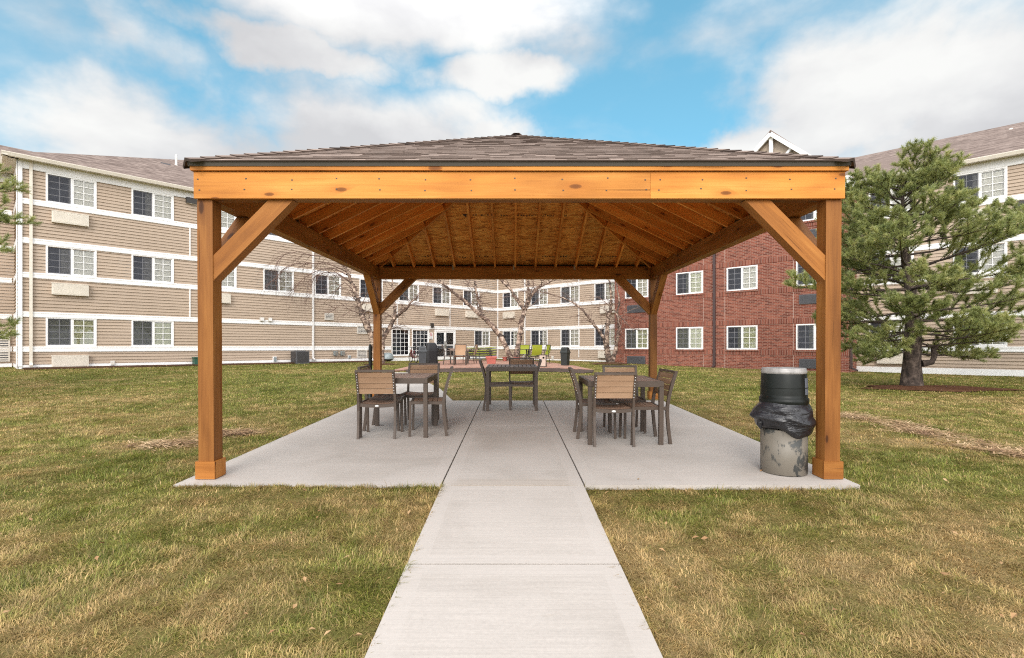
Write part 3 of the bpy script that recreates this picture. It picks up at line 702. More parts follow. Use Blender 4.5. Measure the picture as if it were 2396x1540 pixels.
def unit(fc,u,z,data,parent,name='air_conditioner'):
    o=bpy.data.objects.new(name,data); COL.objects.link(o); o.parent=parent; o.location=fc.p(u,z); o.rotation_euler=(0,0,fc.rz); return o
def downspout(fc,u,z0,z1,parent,mat='white',w=.09):
    mb=MB(); slab_on(mb,fc,u-w/2,u+w/2,z0+.12,z1,.035,.105); a=fc.p(u,z0+.16,.07); mb.bar(a,a+fc.out*.22+V3((0,0,-.10)),w,.07)
    return mb.build('downspout',M[mat],parent,bevel=.008)
TAN=empty('siding_building',(0,0,0),0,'three-storey tan lap-sided building with white trim bands wrapping round the courtyard','building')
Z0,ZTOP=-.80,6.62
BANDS=[(-.22,-.015),(1.08,1.285),(2.545,2.75),(3.825,4.03),(5.275,5.48),(6.58,7.0)]
fL=Facade(WA,U2); fR=Facade(CN,V2)
winL=[]; winR=[]
colsL=[.456,3.086,5.62,8.336,10.93,13.55,16.15,18.72,21.30]
for fl in range(3):
    for i,u in enumerate(colsL):
        if fl==0 and i>1: continue
        if fl==0: key='green'
        elif i==3: key='blind'
        elif i==2: key='full'
        else: key=('up0','up1','up3','up2','full','up1','up3')[(i*3+fl*5)%7]
        winL.append((u,-.02+ST*fl,key))
winL.append((22.32,-.02,'up1'))
colsR=[.55,3.22,5.80,8.42,22.25,24.94,27.6,30.2]
for fl in range(3):
    for i,u in enumerate(colsR):
        winR.append((u,-.02+ST*fl,('dark' if fl==0 and i<2 else ('up1','up0','full','up2','up3')[(i*2+fl*3)%5])))
for fc,lst in ((fL,winL),(fR,winR)):
    for u,z,k in lst:
        w,h_=WIN_SZ=(WW,WH); fc.holes.append((u+.03,u+w-.03,z+.03,z+h_-.03))
tallu=[15.66,17.13]
for u in tallu: fL.holes.append((u+.03,u+1.27,-.57,1.03))
DOOR=(18.86,20.62,-.88,1.06); fL.holes.append((DOOR[0]+.02,DOOR[1]-.02,DOOR[2],DOOR[3]-.02))
lap_wall(fL,-.27,LW,Z0,ZTOP,'siding_wall',TAN)
lap_wall(fR,0,35,Z0-.254,ZTOP,'siding_wall',TAN)
REC=2.8; cA=WA-U2*.27; fS=Facade(cA-V2*REC,V2); fX=Facade(cA-V2*REC-U2*16,U2)
lap_wall(fS,0,REC,Z0,ZTOP,'siding_wall',TAN)
for u in (12.9,10.2): 
    for fl in range(3): winL.append; fX.holes.append((u+.03,u+WW-.03,-.02+ST*fl+.03,-.02+ST*fl+WH-.03))
lap_wall(fX,0,16,Z0,ZTOP,'siding_wall',TAN)
for u in (12.9,10.2):
    for fl in range(3): add_window(fX,u,-.02+ST*fl,'up%d'%fl,TAN)
for u,z,k in winL: add_window(fL,u,z,k,TAN)
for u,z,k in winR: add_window(fR,u,z,k,TAN)
for u in tallu: add_window(fL,u,-.60,'tall',TAN)
def bands(fc,u0,u1,skip=()):
    for bi,(a,b) in enumerate(BANDS):
        segs=[(u0,u1)]
        for (s0,s1) in (skip if bi<2 else ()):
            if bi==1: continue
            segs=[q for c,d in segs for q in ((c,min(d,s0)),(max(c,s1),d)) if q[1]-q[0]>.01]
        mb=MB()
        for c,d in segs:
            slab_on(mb,fc,c,d,a,b,.0,.053)
            if bi<5: slab_on(mb,fc,c,d,b-.052,b-.018,.0535,.063); slab_on(mb,fc,c,d,a+.02,a+.05,.0535,.061)
            else: slab_on(mb,fc,c,d,b-.10,b-.02,.0535,.075); slab_on(mb,fc,c,d,a+.02,a+.09,.0535,.063)
        mb.build('trim_band',M['trimwhite'],TAN)
    mb=MB(); 
    segs=[(u0,u1)]
    for (s0,s1) in skip[2:]:
        segs=[q for c,d in segs for q in ((c,min(d,s0)),(max(c,s1),d)) if q[1]-q[0]>.01]
    for c,d in segs: slab_on(mb,fc,c,d,-1.6,-.70 if fc is not fR else -.86,.0,.056)
    mb.build('foundation',M['trimwhite'],TAN)
bands(fL,-.275,LW,[(15.62,17.0),(17.09,18.47),(18.80,20.68)]); bands(fR,0,35); bands(fS,0,REC-.06); bands(fX,0,15.9)
mb=MB()
for fc,u in ((fL,-.24),(fR,.0),(fL,LW-.02)): slab_on(mb,fc,u-.06 if u<1 else u-.06,u+.06,-.75,6.9,.05,.08)
mb.build('corner_board',M['trimwhite'],TAN)
mb=MB(); slab_on(mb,fS,REC-.10,REC+.02,-.75,6.9,.04,.07); mb.build('corner_board',M['trimwhite'],TAN)
for fc,u in ((fL,16.05),(fL,20.15),(fR,7.25),(fL,5.2)):
    mb=MB(); 
    for z0,z1 in ((1.28,2.56),(4.02,5.29)): slab_on(mb,fc,u-.022,u+.022,z0,z1,.0,.05)
    if fc is fR: slab_on(mb,fc,u-.022,u+.022,-.7,-.21,.0,.05)
    mb.build('joint_strip',M['trimwhite'],TAN)
for fc,u in ((fL,.05),(fL,10.83),(fR,2.72),(fR,21.2)): downspout(fc,u,-.80,6.95,TAN,'cream' if u<1 else 'white')
for fc,u,z in ((fL,.62,4.72),(fL,.62,1.97),(fL,.62,-.80),(fL,5.75,2.0),(fL,5.75,4.72),(fL,18.9,1.97),(fL,21.5,1.97),(fR,.68,1.97),(fR,8.9,1.97),(fR,8.75,-.72),(fR,22.55,-.72),(fL,13.7,1.97),(fR,25.1,1.97),(fR,25.1,4.7)):
    unit(fc,u,z,AC,TAN)
louver(fX,13.9-.2,-.55,1.0,1.35,13,TAN) if False else None
louver(fX,15.0,-.62,.85,1.25,12,TAN); louver(fX,14.9,1.33,.55,.5,4,TAN)
def s_of(px,fc):
    r=(px-CX)/F_PX; return (fc.O.x-r*fc.O.y)/(r*fc.d.y-fc.d.x)
def z_of(py,px,fc):
    q=fc.O+fc.d*s_of(px,fc); return (HY-py)/F_PX*q.y
def src(x,y,ox,oy,sc): return ((ox+x/sc)*.8319,(oy+y/sc)*.8319)
def on(fc,px,py): return s_of(px,fc),z_of(py,px,fc)
for (x0,y0,x1,y1,n) in ((1170,870,1262,940,4),(1510,1003,1680,1085,5),(1510,1252,1617,1338,5)):
    a=src(x0,y1,600,650,3.756); b=src(x1,y0,600,650,3.756); u0,z0=on(fL,*a); u1,z1=on(fL,*b)
    louver(fL,u0,z0,u1-u0,z1-z0,n,TAN)
# roofs
def uvf(P,o,e,g): return [((V3(p)-o).dot(e),(V3(p)-o).dot(g)) for p in P]
def roof_part(parent,polys,name='roof'):
    mb=MB()
    for P in polys:
        P=[V3(p) for p in P]; n=(P[1]-P[0]).cross(P[2]-P[0]).normalized()
        if n.z<0: P.reverse(); n=-n
        e=V3((0,0,1)).cross(n).normalized(); g=n.cross(e)
        mb.face(P,uvf(P,P[0],e,g)); Q=[p-V3((0,0,.07)) for p in P]; mb.face(list(reversed(Q)),None,0)
        for k in range(len(P)): k2=(k+1)%len(P); mb.face([P[k],Q[k],Q[k2],P[k2]],None,0)
    return mb.build(name,M['roof'],parent)
EV=6.99; OV=.42
eL0,eL1=fL.p(-.72,EV,OV),fL.p(LW-OV,EV,OV); eR1=fR.p(35.4,EV,OV)
eX0,eX1=fX.p(-2,EV,OV),fX.p(16-.42,EV,OV)
DP=9.0; RZ=10.85
def ridge(fc,u,z): return fc.p(u,z,-DP)
rX0=fX.p(-2,9.78,-(DP-REC)); r1=at(106,361,25.77); r1=V3((r1.x,r1.y,r1.z)); r2=at(434,375,30.2); rC=ridge(fL,LW+DP,11.1); rR1=ridge(fR,35.4,RZ)
roof_part(TAN,[[eL0,eL1,r2],[eL0,r2,r1],[eL1,rC,r2],[eX0,eX1,r1,rX0],[eX1,eL0,r1],[eL1,eR1,rR1,rC]])
back=[]
def bk(a,b,fc): 
    q=fc.inw*DP; return [a,b,b+q+V3((0,0,-3.8)),a+q+V3((0,0,-3.8))]
roof_part(TAN,[bk(r2,rC,fL),bk(rX0,r1,fX),bk(r1,r2,fL),bk(rC,rR1,fR)],'roof')
def gutter(fc,u0,u1):
    mb=MB(); P=[(.30,EV-.14),(.43,EV-.14),(.475,EV-.03),(.475,EV-.005),(.30,EV-.005)]
    for k in range(len(P)):
        (o0,z0),(o1,z1)=P[k],P[(k+1)%len(P)]; mb.face([fc.p(u0,z0,o0),fc.p(u1,z0,o0),fc.p(u1,z1,o1),fc.p(u0,z1,o1)])
    mb.face([fc.p(u0,z,o) for o,z in P]); mb.face([fc.p(u1,z,o) for o,z in reversed(P)]); mb.build('gutter',M['cream'],TAN)
    mb=MB(); mb.face([fc.p(u0,EV-.06,0),fc.p(u1,EV-.06,0),fc.p(u1,EV-.06,.3),fc.p(u0,EV-.06,.3)]); slab_on(mb,fc,u0,u1,EV-.10,EV-.062,.0,.30); mb.build('soffit',M['cream'],TAN)
gutter(fL,-.74,LW-OV); gutter(fR,OV,35); gutter(fX,0,16-.43)
gutter(fS,-.0+.44,REC+.45)
# vent pipes on the roofs
for (px,y0,y1,Y,r) in ((412,388,362,27.2,.055),(2364,318,301,23.5,.07)):
    a=at(px,y0,Y); b=at(px,y1,Y); mb=MB(); mb.lathe([(r*2.6,-.12),(r*1.2,.05),(r,.06),(r,b.z-a.z),(0,b.z-a.z)],14,c=a); mb.build('vent_pipe',M['ivory'],TAN)
a=at(386,388,26.5); mb=MB(); mb.box(a,(.42,.42,.16),rz=.75); mb.build('roof_vent',M['acgrey'],TAN)
# wall packs
def wallpack(fc,px,py,w,h_):
    u,z=on(fc,px,py); mb=MB(); mb.obox(fc.p(u-w/2,z-h_/2,.02),fc.d*w,fc.out*.16,V3((0,0,h_))); mb.obox(fc.p(u-w/2+.03,z-h_/2-.02,.04),fc.d*(w-.06),fc.out*.1,V3((0,0,.02)),1); return mb.build('wall_lamp',[M['dark'],M['ivory']],TAN,bevel=.02)
wallpack(fL,446,471,.40,.24); wallpack(fL,1008.5,762,.16,.28); wallpack(fR,2393,480,.30,.26)
# entrance door
def door():
    u0,u1,z0,z1=DOOR; um=(u0+u1)/2; mb=MB(); f=.09
    slab_on(mb,fL,u0,u0+f,z0,z1,-.02,.06); slab_on(mb,fL,u1-f,u1,z0,z1,-.02,.06); slab_on(mb,fL,u0+f,u1-f,z1-f,z1,-.02,.06)
    fr=mb.build('door_frame',M['trimwhite'],TAN)
    for (a,b,hs) in ((u0+f+.005,um-.004,1),(um+.004,u1-f-.005,-1)):
        mb=MB(); s=.085; zt=z1-f-.005; zm=z0+.92
        slab_on(mb,fL,a,a+s,z0,zt,0,.04); slab_on(mb,fL,b-s,b,z0,zt,0,.04); slab_on(mb,fL,a+s,b-s,zt-s,zt,0,.04); slab_on(mb,fL,a+s,b-s,z0,z0+.2,0,.04); slab_on(mb,fL,a+s,b-s,zm,zm+.06,0,.04)
        d=mb.build('door',M['trimwhite'],TAN)
        mb=MB(); mb.face([fL.p(a+s,z0+.2,.02),fL.p(b-s,z0+.2,.02),fL.p(b-s,zt-s,.02),fL.p(a+s,zt-s,.02)]); mb.face([fL.p(u0-1.2,z0-.1,-.75),fL.p(u1+2.0,z0-.1,-.75),fL.p(u1+2.0,zt+.1,-.75),fL.p(u0-1.2,zt+.1,-.75)],None,1); mb.build('pane',[M['glass'],M['interior']],d)
        x=b-s/2 if hs>0 else a+s/2; mb=MB(); mb.tube([fL.p(x,z0+.75,.045),fL.p(x,z0+.78,.10),fL.p(x,z0+1.12,.10),fL.p(x,z0+1.15,.045)],.018,8); slab_on(mb,fL,x-.035,x+.035,z0+.72,z0+1.2,.041,.046); mb.build('handle',M['steel'],d)
door()
# ---- wall-mounted bits that are things of their own
def on_wall_box(name,fc,px0,py0,px1,py1,dp,mat,label,cat,o0=.038,bevel=.01,group=None):
    u0,z0=on(fc,px0,py1); u1,z1=on(fc,px1,py0); mb=MB(); mb.obox(fc.p(u0,z0,o0),fc.d*(u1-u0),fc.out*dp,V3((0,0,z1-z0)))
    mb.obox(fc.p(u0+(u1-u0)*.12,z0+(z1-z0)*.1,o0+dp+.001),fc.d*(u1-u0)*.76,fc.out*.012,V3((0,0,(z1-z0)*.8)),1 if isinstance(mat,tuple) else 0)
    o=mb.build(name,[M[k] for k in mat] if isinstance(mat,tuple) else M[mat],None,bevel=bevel); return tag(o,label,cat,group)
M['metergrey']=plain('grey_blue_enamel',(.25,.29,.30,1),.45,.2); M['utilgreen']=plain('utility_green',(.012,.075,.045,1),.45)
a=src(335,805,900,900,9.215); b=src(415,920,900,900,9.215); on_wall_box('electrical_box',fL,a[0],a[1],b[0],b[1],.16,('metergrey','steel'),'grey electrical box on the siding, the left one of the pair','electrical box')
a=src(515,805,900,900,9.215); b=src(590,918,900,900,9.215); on_wall_box('electrical_box',fL,a[0],a[1],b[0],b[1],.16,('metergrey','steel'),'grey electrical box on the siding, the right one of the pair','electrical box')
a=src(705,915,900,900,9.215); b=src(778,998,900,900,9.215); on_wall_box('wall_outlet',fL,a[0],a[1],b[0],b[1],.05,('white','metergrey'),'small white outlet box below the pair of electrical boxes','outlet')
for (x0,y0,x1,y1,lab) in ((482,915,525,952,'cream wall vent cap on the first-floor band, the left of two'),(572,918,610,955,'white wall vent cap on the first-floor band, the right of two')):
    a=src(x0,y0,600,650,3.756); b=src(x1,y1,600,650,3.756); on_wall_box('vent_cap',fL,a[0],a[1],b[0],b[1],.10,('ivory','white'),lab,'vent',o0=.05)
a=src(620,1325,600,650,3.756); b=src(655,1388,600,650,3.756); on_wall_box('hose_cabinet',fL,a[0],a[1],b[0],b[1],.12,('white','metergrey'),'small white upright service box left of the condenser unit','service box')
a=src(682,1397,0,380,2.2); b=src(708,1422,0,380,2.2); on_wall_box('wall_outlet',fL,a[0],a[1],b[0],b[1],.06,('white','ivory'),'small white outlet box low on the siding between the left ground-floor windows','outlet')
a=src(1295,108,1300,980,5.13); b=src(1322,152,1300,980,5.13); on_wall_box('wall_outlet',fR,a[0],a[1],b[0],b[1],.06,('white','ivory'),'small white outlet box on the siding left of the black waste bin','outlet')
a=src(1178,1382,0,380,2.2); b=src(1222,1432,0,380,2.2)
u,z=on(fL,a[0],b[1]); p=fL.p(u,z,.5); UB=empty('utility_box',(p.x,p.y,gz(p.x,p.y)-.02),fL.rz,'dark green utility box on the mulch beside the left front post','utility box')
mb=MB(); mb.box((.2,0,.17),(.42,.36,.34)); mb.build('body',M['utilgreen'],UB,bevel=.015); mb=MB(); mb.box((.2,0,.36),(.46,.40,.05)); mb.build('lid',M['utilgreen'],UB,bevel=.015)
# condenser unit
a=src(805,1405,600,650,3.756); b=src(950,1405,600,650,3.756); u0,_=on(fL,*a); u1,_=on(fL,*b); um=(u0+u1)/2-.15; p=fL.p(um,0,.75)
CU=empty('condenser_unit',(p.x,p.y,gz(p.x,p.y)-.02),fL.rz,'dark square air-conditioning condenser on the ground against the siding','condenser')
mb=MB(); mb.box((0,0,.32),(.66,.66,.62)); mb.build('body',M['acgrey'],CU,bevel=.02)
mb=MB()
for k in range(13):
    for rz in (0,math.pi/2,math.pi,-math.pi/2):
        R=Matrix.Rotation(rz,3,'Z'); c=R@V3((0,-.333,.08+k*.042)); mb.box(c,(.58,.012,.022) if abs(math.sin(rz))<.5 else (.012,.58,.022))
mb.build('side_grille',M['dark'],CU); mb=MB(); mb.lathe([(.28,.632),(.28,.65),(.25,.655),(.0,.648)],24); mb.build('fan_guard',M['dark'],CU)
# grey exhaust hood right of the back left post
a=src(1600,870,900,900,9.215); b=src(1755,1060,900,900,9.215); u,z=on(fL,(a[0]+b[0])/2-4,(a[1]+b[1])/2)
EH=empty('exhaust_hood',fL.p(u,z-.22,.05),fL.rz,'rounded grey exhaust hood low on the siding beside the birch','exhaust hood')
mb=MB(); mb.lathe([(.36,.12),(.36,.2),(.33,.33),(.25,.43),(.12,.49),(0,.5)],24); o=mb.build('hood',M['metergrey'],EH); mb=MB(); mb.lathe([(0,.0),(.18,.0),(.30,.05),(.345,.13)],24); o2=mb.build('shaded_underside',M['dark'],EH)  # lower shell coloured dark in place of the shade under the hood
for o_ in (o,o2): o_.location=(0,-.40,0)
mb=MB(); mb.bar((0,-.4,.1),(0,.03,.1),.08,.08); mb.build('bracket',M['dark'],EH)
# no-smoking sign
M['signw']=plain('sign_white',(.72,.71,.70,1),.4); M['signred']=plain('sign_red',(.45,.04,.05,1),.4); M['signgrey']=plain('sign_text',(.30,.30,.32,1),.4)
a=src(895,72,1130,930,11.845); b=src(1020,292,1130,930,11.845); u0,z0=on(fL,a[0],b[1]); u1,z1=on(fL,b[0],a[1]); w=u1-u0; hh=z1-z0
mb=MB(); slab_on(mb,fL,u0,u1,z0,z1,.03,.045); slab_on(mb,fL,u0+.02,u1-.02,z0+.05,z0+hh*.46,.045,.0465,0)
c=(u0+u1)/2; zc=z0+hh*.73; R=w*.33
for k in range(24):
    a0,a1=k*math.pi/12,(k+1)*math.pi/12
    mb.face([fL.p(c+r*math.cos(t),zc+r*math.sin(t),.0485) for r,t in ((R,a0),(R,a1),(R*.78,a1),(R*.78,a0))],None,1)
d=R*.8*.707; mb.face([fL.p(c-d-.012,zc+d-.012,.0490),fL.p(c+d-.012,zc-d-.012,.0490),fL.p(c+d+.012,zc-d+.012,.0490),fL.p(c-d+.012,zc+d+.012,.0490)],None,1)
slab_on(mb,fL,c-R*.6,c+R*.45,zc-.018,zc+.018,.045,.0478,2)
for k in range(4): slab_on(mb,fL,u0+.05,u1-.05-.04*(k%2),z0+hh*.38-k*.055,z0+hh*.38-k*.055+.022,.0465,.0480,2)
tag(mb.build('wall_sign',[M['signw'],M['signred'],M['signgrey']]),'white no-smoking sign with red circle on the siding beside the glass doors','sign')
# ---- brick block
BR=empty('brick_building',(0,0,0),0,'three-storey red brick block with white-trussed gable behind the pavilion','building')
B0=V3((5.695,28.0,0)); fB=Facade(B0,V2); LB=10.97
wb=[.69,3.61,6.12,9.06]
for fl in range(3):
    for u in wb: fB.holes.append((u+.02,u+W2-.02,-.16+ST*fl+.02,-.16+ST*fl+1.08))
BT=6.45
flat_wall(fB,0,LB,-1.3,BT,'brick_wall',BR,M['brick'])
fBr=Facade(fB.p(LB,-HC),U2); fBr.O.z=0; flat_wall(fBr,0,1.72,-1.3,BT,'brick_wall',BR,M['brick'])
fBl=Facade(B0+U2*1.72,-U2); fBl.O.z=0; flat_wall(fBl,0,1.72,-1.3,BT,'brick_wall',BR,M['brick'])
kk=0
for fl in range(3):
    for i,u in enumerate(wb):
        key=('bg','bg','b1','b1')[i] if fl==0 else ('b0','b1','b2','b0')[i] if fl==1 else 'b0'
        add_window(fB,u,-.16+ST*fl,key,BR)
        mb=MB(); slab_on(mb,fB,u-.06,u+W2+.06,-.16+ST*fl-.075,-.16+ST*fl+.002,.0,.055); mb.build('window_sill',M['soldier'],BR)
        if i in (0,3): unit(fB,u+.12,-.16+ST*fl-.78,AC2,BR)
for fl in range(3):
    for (a,b) in ((-.39,-.165),(.985,1.20)):
        mb=MB(); z0,z1=a+ST*fl,b+ST*fl
        if z1<BT:
            segs=[(0,LB)]
            mb.face([fB.p(0,z0,.014),fB.p(LB,z0,.014),fB.p(LB,z1,.014),fB.p(0,z1,.014)],[(0,.03),(LB,.03),(LB,.27),(0,.27)])
            mb.face([fB.p(0,z0,0),fB.p(LB,z0,0),fB.p(LB,z0,.014),fB.p(0,z0,.014)]); mb.face([fB.p(0,z1,.014),fB.p(LB,z1,.014),fB.p(LB,z1,0),fB.p(0,z1,0)])
            mb.build('soldier_course',M['soldier'],BR)
M['mortar']=plain('pale_joint',(.46,.33,.28,1),.8); mb=MB()
for u in (.60,4.99,6.02,8.95): slab_on(mb,fB,u-.008,u+.008,-1.2,BT,.0,.003)
mb.build('control_joint',M['mortar'],BR)
M['dsbrown']=plain('brown_downspout',(.06,.035,.035,1),.5,.1); downspout(fB,5.55,-1.08,BT,BR,'dsbrown',.11); downspout(fBr,.12,-1.05,BT,BR,'dsbrown',.11)
mb=MB(); slab_on(mb,fB,-.02,LB+.02,BT+.001,BT+.42,-.01,.085); slab_on(mb,fB,-.06,LB+.06,BT+.30,BT+.44,.051,.14); slab_on(mb,fBr,.0,1.7,BT+.001,BT+.42,-.01,.085); mb.build('cornice',M['trimwhite'],BR)
M['gable']=plain('taupe_gable_board',(.42,.34,.27,1),.7)
UA,HG,ZG0=8.08,2.66,BT+.45; ZG=9.52
mb=MB(); mb.face([fB.p(UA-HG,ZG0,-.06),fB.p(UA+HG,ZG0,-.06),fB.p(UA,ZG-.10,-.06)],[(0,0),(6,0),(3,3)]); mb.build('gable_wall',M['gable'],BR)
tr=MB(); fb=lambda u,z,o=0: fB.p(u,z,o)
for sg in (-1,1):
    tr.bar(fb(UA+sg*HG,ZG0+.02,.20),fb(UA+sg*.0,ZG-.14,.20),.09,.17,V3((0,0,1)))
    tr.bar(fb(UA+sg*.10,ZG-1.75,.10),fb(UA+sg*.78,ZG-.98,.10),.06,.10); tr.bar(fb(UA+sg*.10,ZG-1.80,.10),fb(UA+sg*1.42,ZG-1.40,.10),.06,.14)
tr.bar(fb(UA,ZG0,.10),fb(UA,ZG-.25,.10),.07,.16,fB.d); tr.bar(fb(UA-HG,ZG0+.1,.02),fb(UA+HG,ZG0+.1,.02),.07,.22)
tr.build('gable_truss',M['trimwhite'],BR)
a0,a1,a2=fb(UA-HG-.12,ZG0-.05,.19),fb(UA,ZG+.04,.19),fb(UA+HG+.12,ZG0-.05,.19); inn=fB.inw*9
roof_part(BR,[[a0,a1,a1+inn,a0+inn],[a2,a1,a1+inn,a2+inn]])
c0,c1=fb(-.2,ZG0-.02,.2),fb(UA-HG,ZG0-.02,.2); roof_part(BR,[[c0,c1,c1+fB.inw*8+V3((0,0,3.0)),c0+fB.inw*8+V3((0,0,3.0))]])
# ---------------------------------------------------------------- ground
def vnoise(x,y,sc,seed):
    r=np.random.RandomState(seed); T=r.rand(256,256); x=x/sc; y=y/sc
    xi=np.floor(x).astype(int); yi=np.floor(y).astype(int); fx=x-xi; fy=y-yi; fx=fx*fx*(3-2*fx); fy=fy*fy*(3-2*fy)
    g=lambda a,b: T[a%256,b%256]
    return (g(xi,yi)*(1-fx)+g(xi+1,yi)*fx)*(1-fy)+(g(xi,yi+1)*(1-fx)+g(xi+1,yi+1)*fx)*fy
def inpoly(x,y,P):
    res=np.zeros(x.shape,bool); n=len(P)
    for i in range(n):
        (x0,y0),(x1,y1)=P[i],P[(i+1)%n]
        c=((y0>y)!=(y1>y))&(x<(x1-x0)*(y-y0)/((y1-y0) if y1!=y0 else 1e-9)+x0); res^=c
    return res
PATIO_PX=[(905,872.5),(950,867.5),(1010,864.5),(1100,862.5),(1200,861.5),(1300,863),(1360,866),(1389,868.5),(1345,858),(1290,850.5),(1255,847),(1205,845.5),(1140,844),(1075,842.5),(1045,844.5),(1018,848.5),(985,854.5),(955,860),(925,867)]
PATIO=[gr(*p) for p in PATIO_PX]
PATIO2=[(p.x,p.y) for p in PATIO]
BORD=[gr(p[0],p[1]+(7.5 if 0<i<6 else 3.2)) for i,p in enumerate(PATIO_PX[1:8])]
BORD2=[(p.x,p.y) for p in PATIO[1:8]]+[(p.x,p.y) for p in reversed(BORD)]
PATH2=[(p.x,p.y) for p in PR]+[(p.x,p.y) for p in reversed(PL)]
PINE=gr(2135,907)
STREAK=[gr(*p) for p in ((1970,968),(2060,985),(2150,1005),(2240,1030),(2330,1050),(2420,1068))]
def seg_d(x,y,P):
    d=np.full(x.shape,1e9)
    for a,b in zip(P[:-1],P[1:]):
        ax,ay,bx,by=a.x,a.y,b.x,b.y; L=(bx-ax)**2+(by-ay)**2; t=np.clip(((x-ax)*(bx-ax)+(y-ay)*(by-ay))/L,0,1)
        d=np.minimum(d,np.hypot(x-ax-t*(bx-ax),y-ay-t*(by-ay)))
    return d
BARE=[(gr(540,1014),.42,.26,1.0),(gr(398,1040),.55,.32,.8),(gr(2105,1035),.4,.25,.5)]
def dry_at(x,y):
    d=.34*vnoise(x,y,.75,1)+.40*vnoise(x,y,.24,2)+.26*vnoise(x,y,.10,17)+.28*vnoise(x,y,2.6,3)-.16
    d=d-.11*smooth((y-8)/6)+.05*smooth((x-.5)/2)*smooth((4.2-y)/2)
    wob=.18*vnoise(x,y,.4,9); s=1-smooth((seg_d(x,y,STREAK)-wob+.06)/.34); d=d+.55*s*(.5+.5*vnoise(x,y,.3,12))
    for p,rx,ry,k in BARE: d=d+.6*k*np.exp(-(((x-p.x)/rx)**2+((y-p.y)/ry)**2))
    return np.clip(d,0,1)
def mulch_d(x,y):
    """<1 inside the needle-and-mulch patch under the pine"""
    return np.hypot((x-PINE.x-.40)/1.65,(y-PINE.y+.22)/.74)+.35*(vnoise(x,y,.35,21)-.5)
xs_=np.unique(np.concatenate([np.linspace(-26,26,141),[-400,-120,-60,-40,40,60,120,400]])); ys_=np.unique(np.concatenate([np.linspace(-6,40,125),[-300,-100,-40,-15,55,80,150,500]]))
X,Y=np.meshgrid(xs_,ys_); Zg=ground(np.clip(X,-30,30),np.clip(Y,-6,45))-.012
v=np.stack([X.ravel(),Y.ravel(),Zg.ravel()],1); nx,ny=len(xs_),len(ys_)
i0=(np.arange(ny-1)[:,None]*nx+np.arange(nx-1)[None,:]).ravel(); idx=np.stack([i0,i0+1,i0+nx+1,i0+nx],1).ravel()
def lawn_mat():
    t=NT('thatch_and_turf'); vv=t.coord('Object')
    p=t.noise(vv,1.1,5,.6); q=t.noise(vv,14,6,.75); r=t.noise(t.n('ShaderNodeMapping',{'Vector':vv,'Scale':(90,40,1)}).outputs[0],1,4,.7)
    f=t.math('ADD',t.math('MULTIPLY',t.attr('dry'),.55),t.math('MULTIPLY',q,.45))
    c=t.ramp(f,[(.22,(.065,.075,.018,1)),(.42,(.145,.14,.038,1)),(.6,(.24,.185,.075,1)),(.85,(.42,.29,.16,1))])
    c=t.mix(1.0,c,t.ramp(r,[(.25,.62),(.75,1.28)]),'MULTIPLY')
    t.set(col=c,rough=.95,spec=.05,normal=t.bump(t.math('ADD',q,r),.8,.03)); return t.m
lw=raw_mesh('lawn',v,idx,np.full(len(i0),4),lawn_mat(),attrs={'dry':dry_at(v[:,0],v[:,1])},smooth_=True); tag(lw,kind='structure')
def grass_mat():
    t=NT('grass_blades'); d=t.attr('dry'); h_=t.attr('hue')
    g=t.mix(h_,(.110,.150,.026,1),(.32,.30,.062,1)); s=t.mix(h_,(.36,.235,.085,1),(.60,.43,.215,1))
    c=t.mix(d,g,s); vv=t.attr('val'); c=t.mix(1.0,c,t.n('ShaderNodeCombineColor',{0:vv,1:vv,2:vv}).outputs[0],'MULTIPLY')
    df=t.n('ShaderNodeBsdfDiffuse',{'Color':c}); tr=t.n('ShaderNodeBsdfTranslucent',{'Color':c}); gl=t.n('ShaderNodeBsdfGlossy',{'Color':(.6,.6,.55,1),'Roughness':.45})
    m1=t.n('ShaderNodeMixShader',{0:.30,1:df,2:tr}); m2=t.n('ShaderNodeMixShader',{0:.04,1:m1,2:gl}); t.t.links.new(m2.outputs[0],t.out.inputs[0]); return t.m
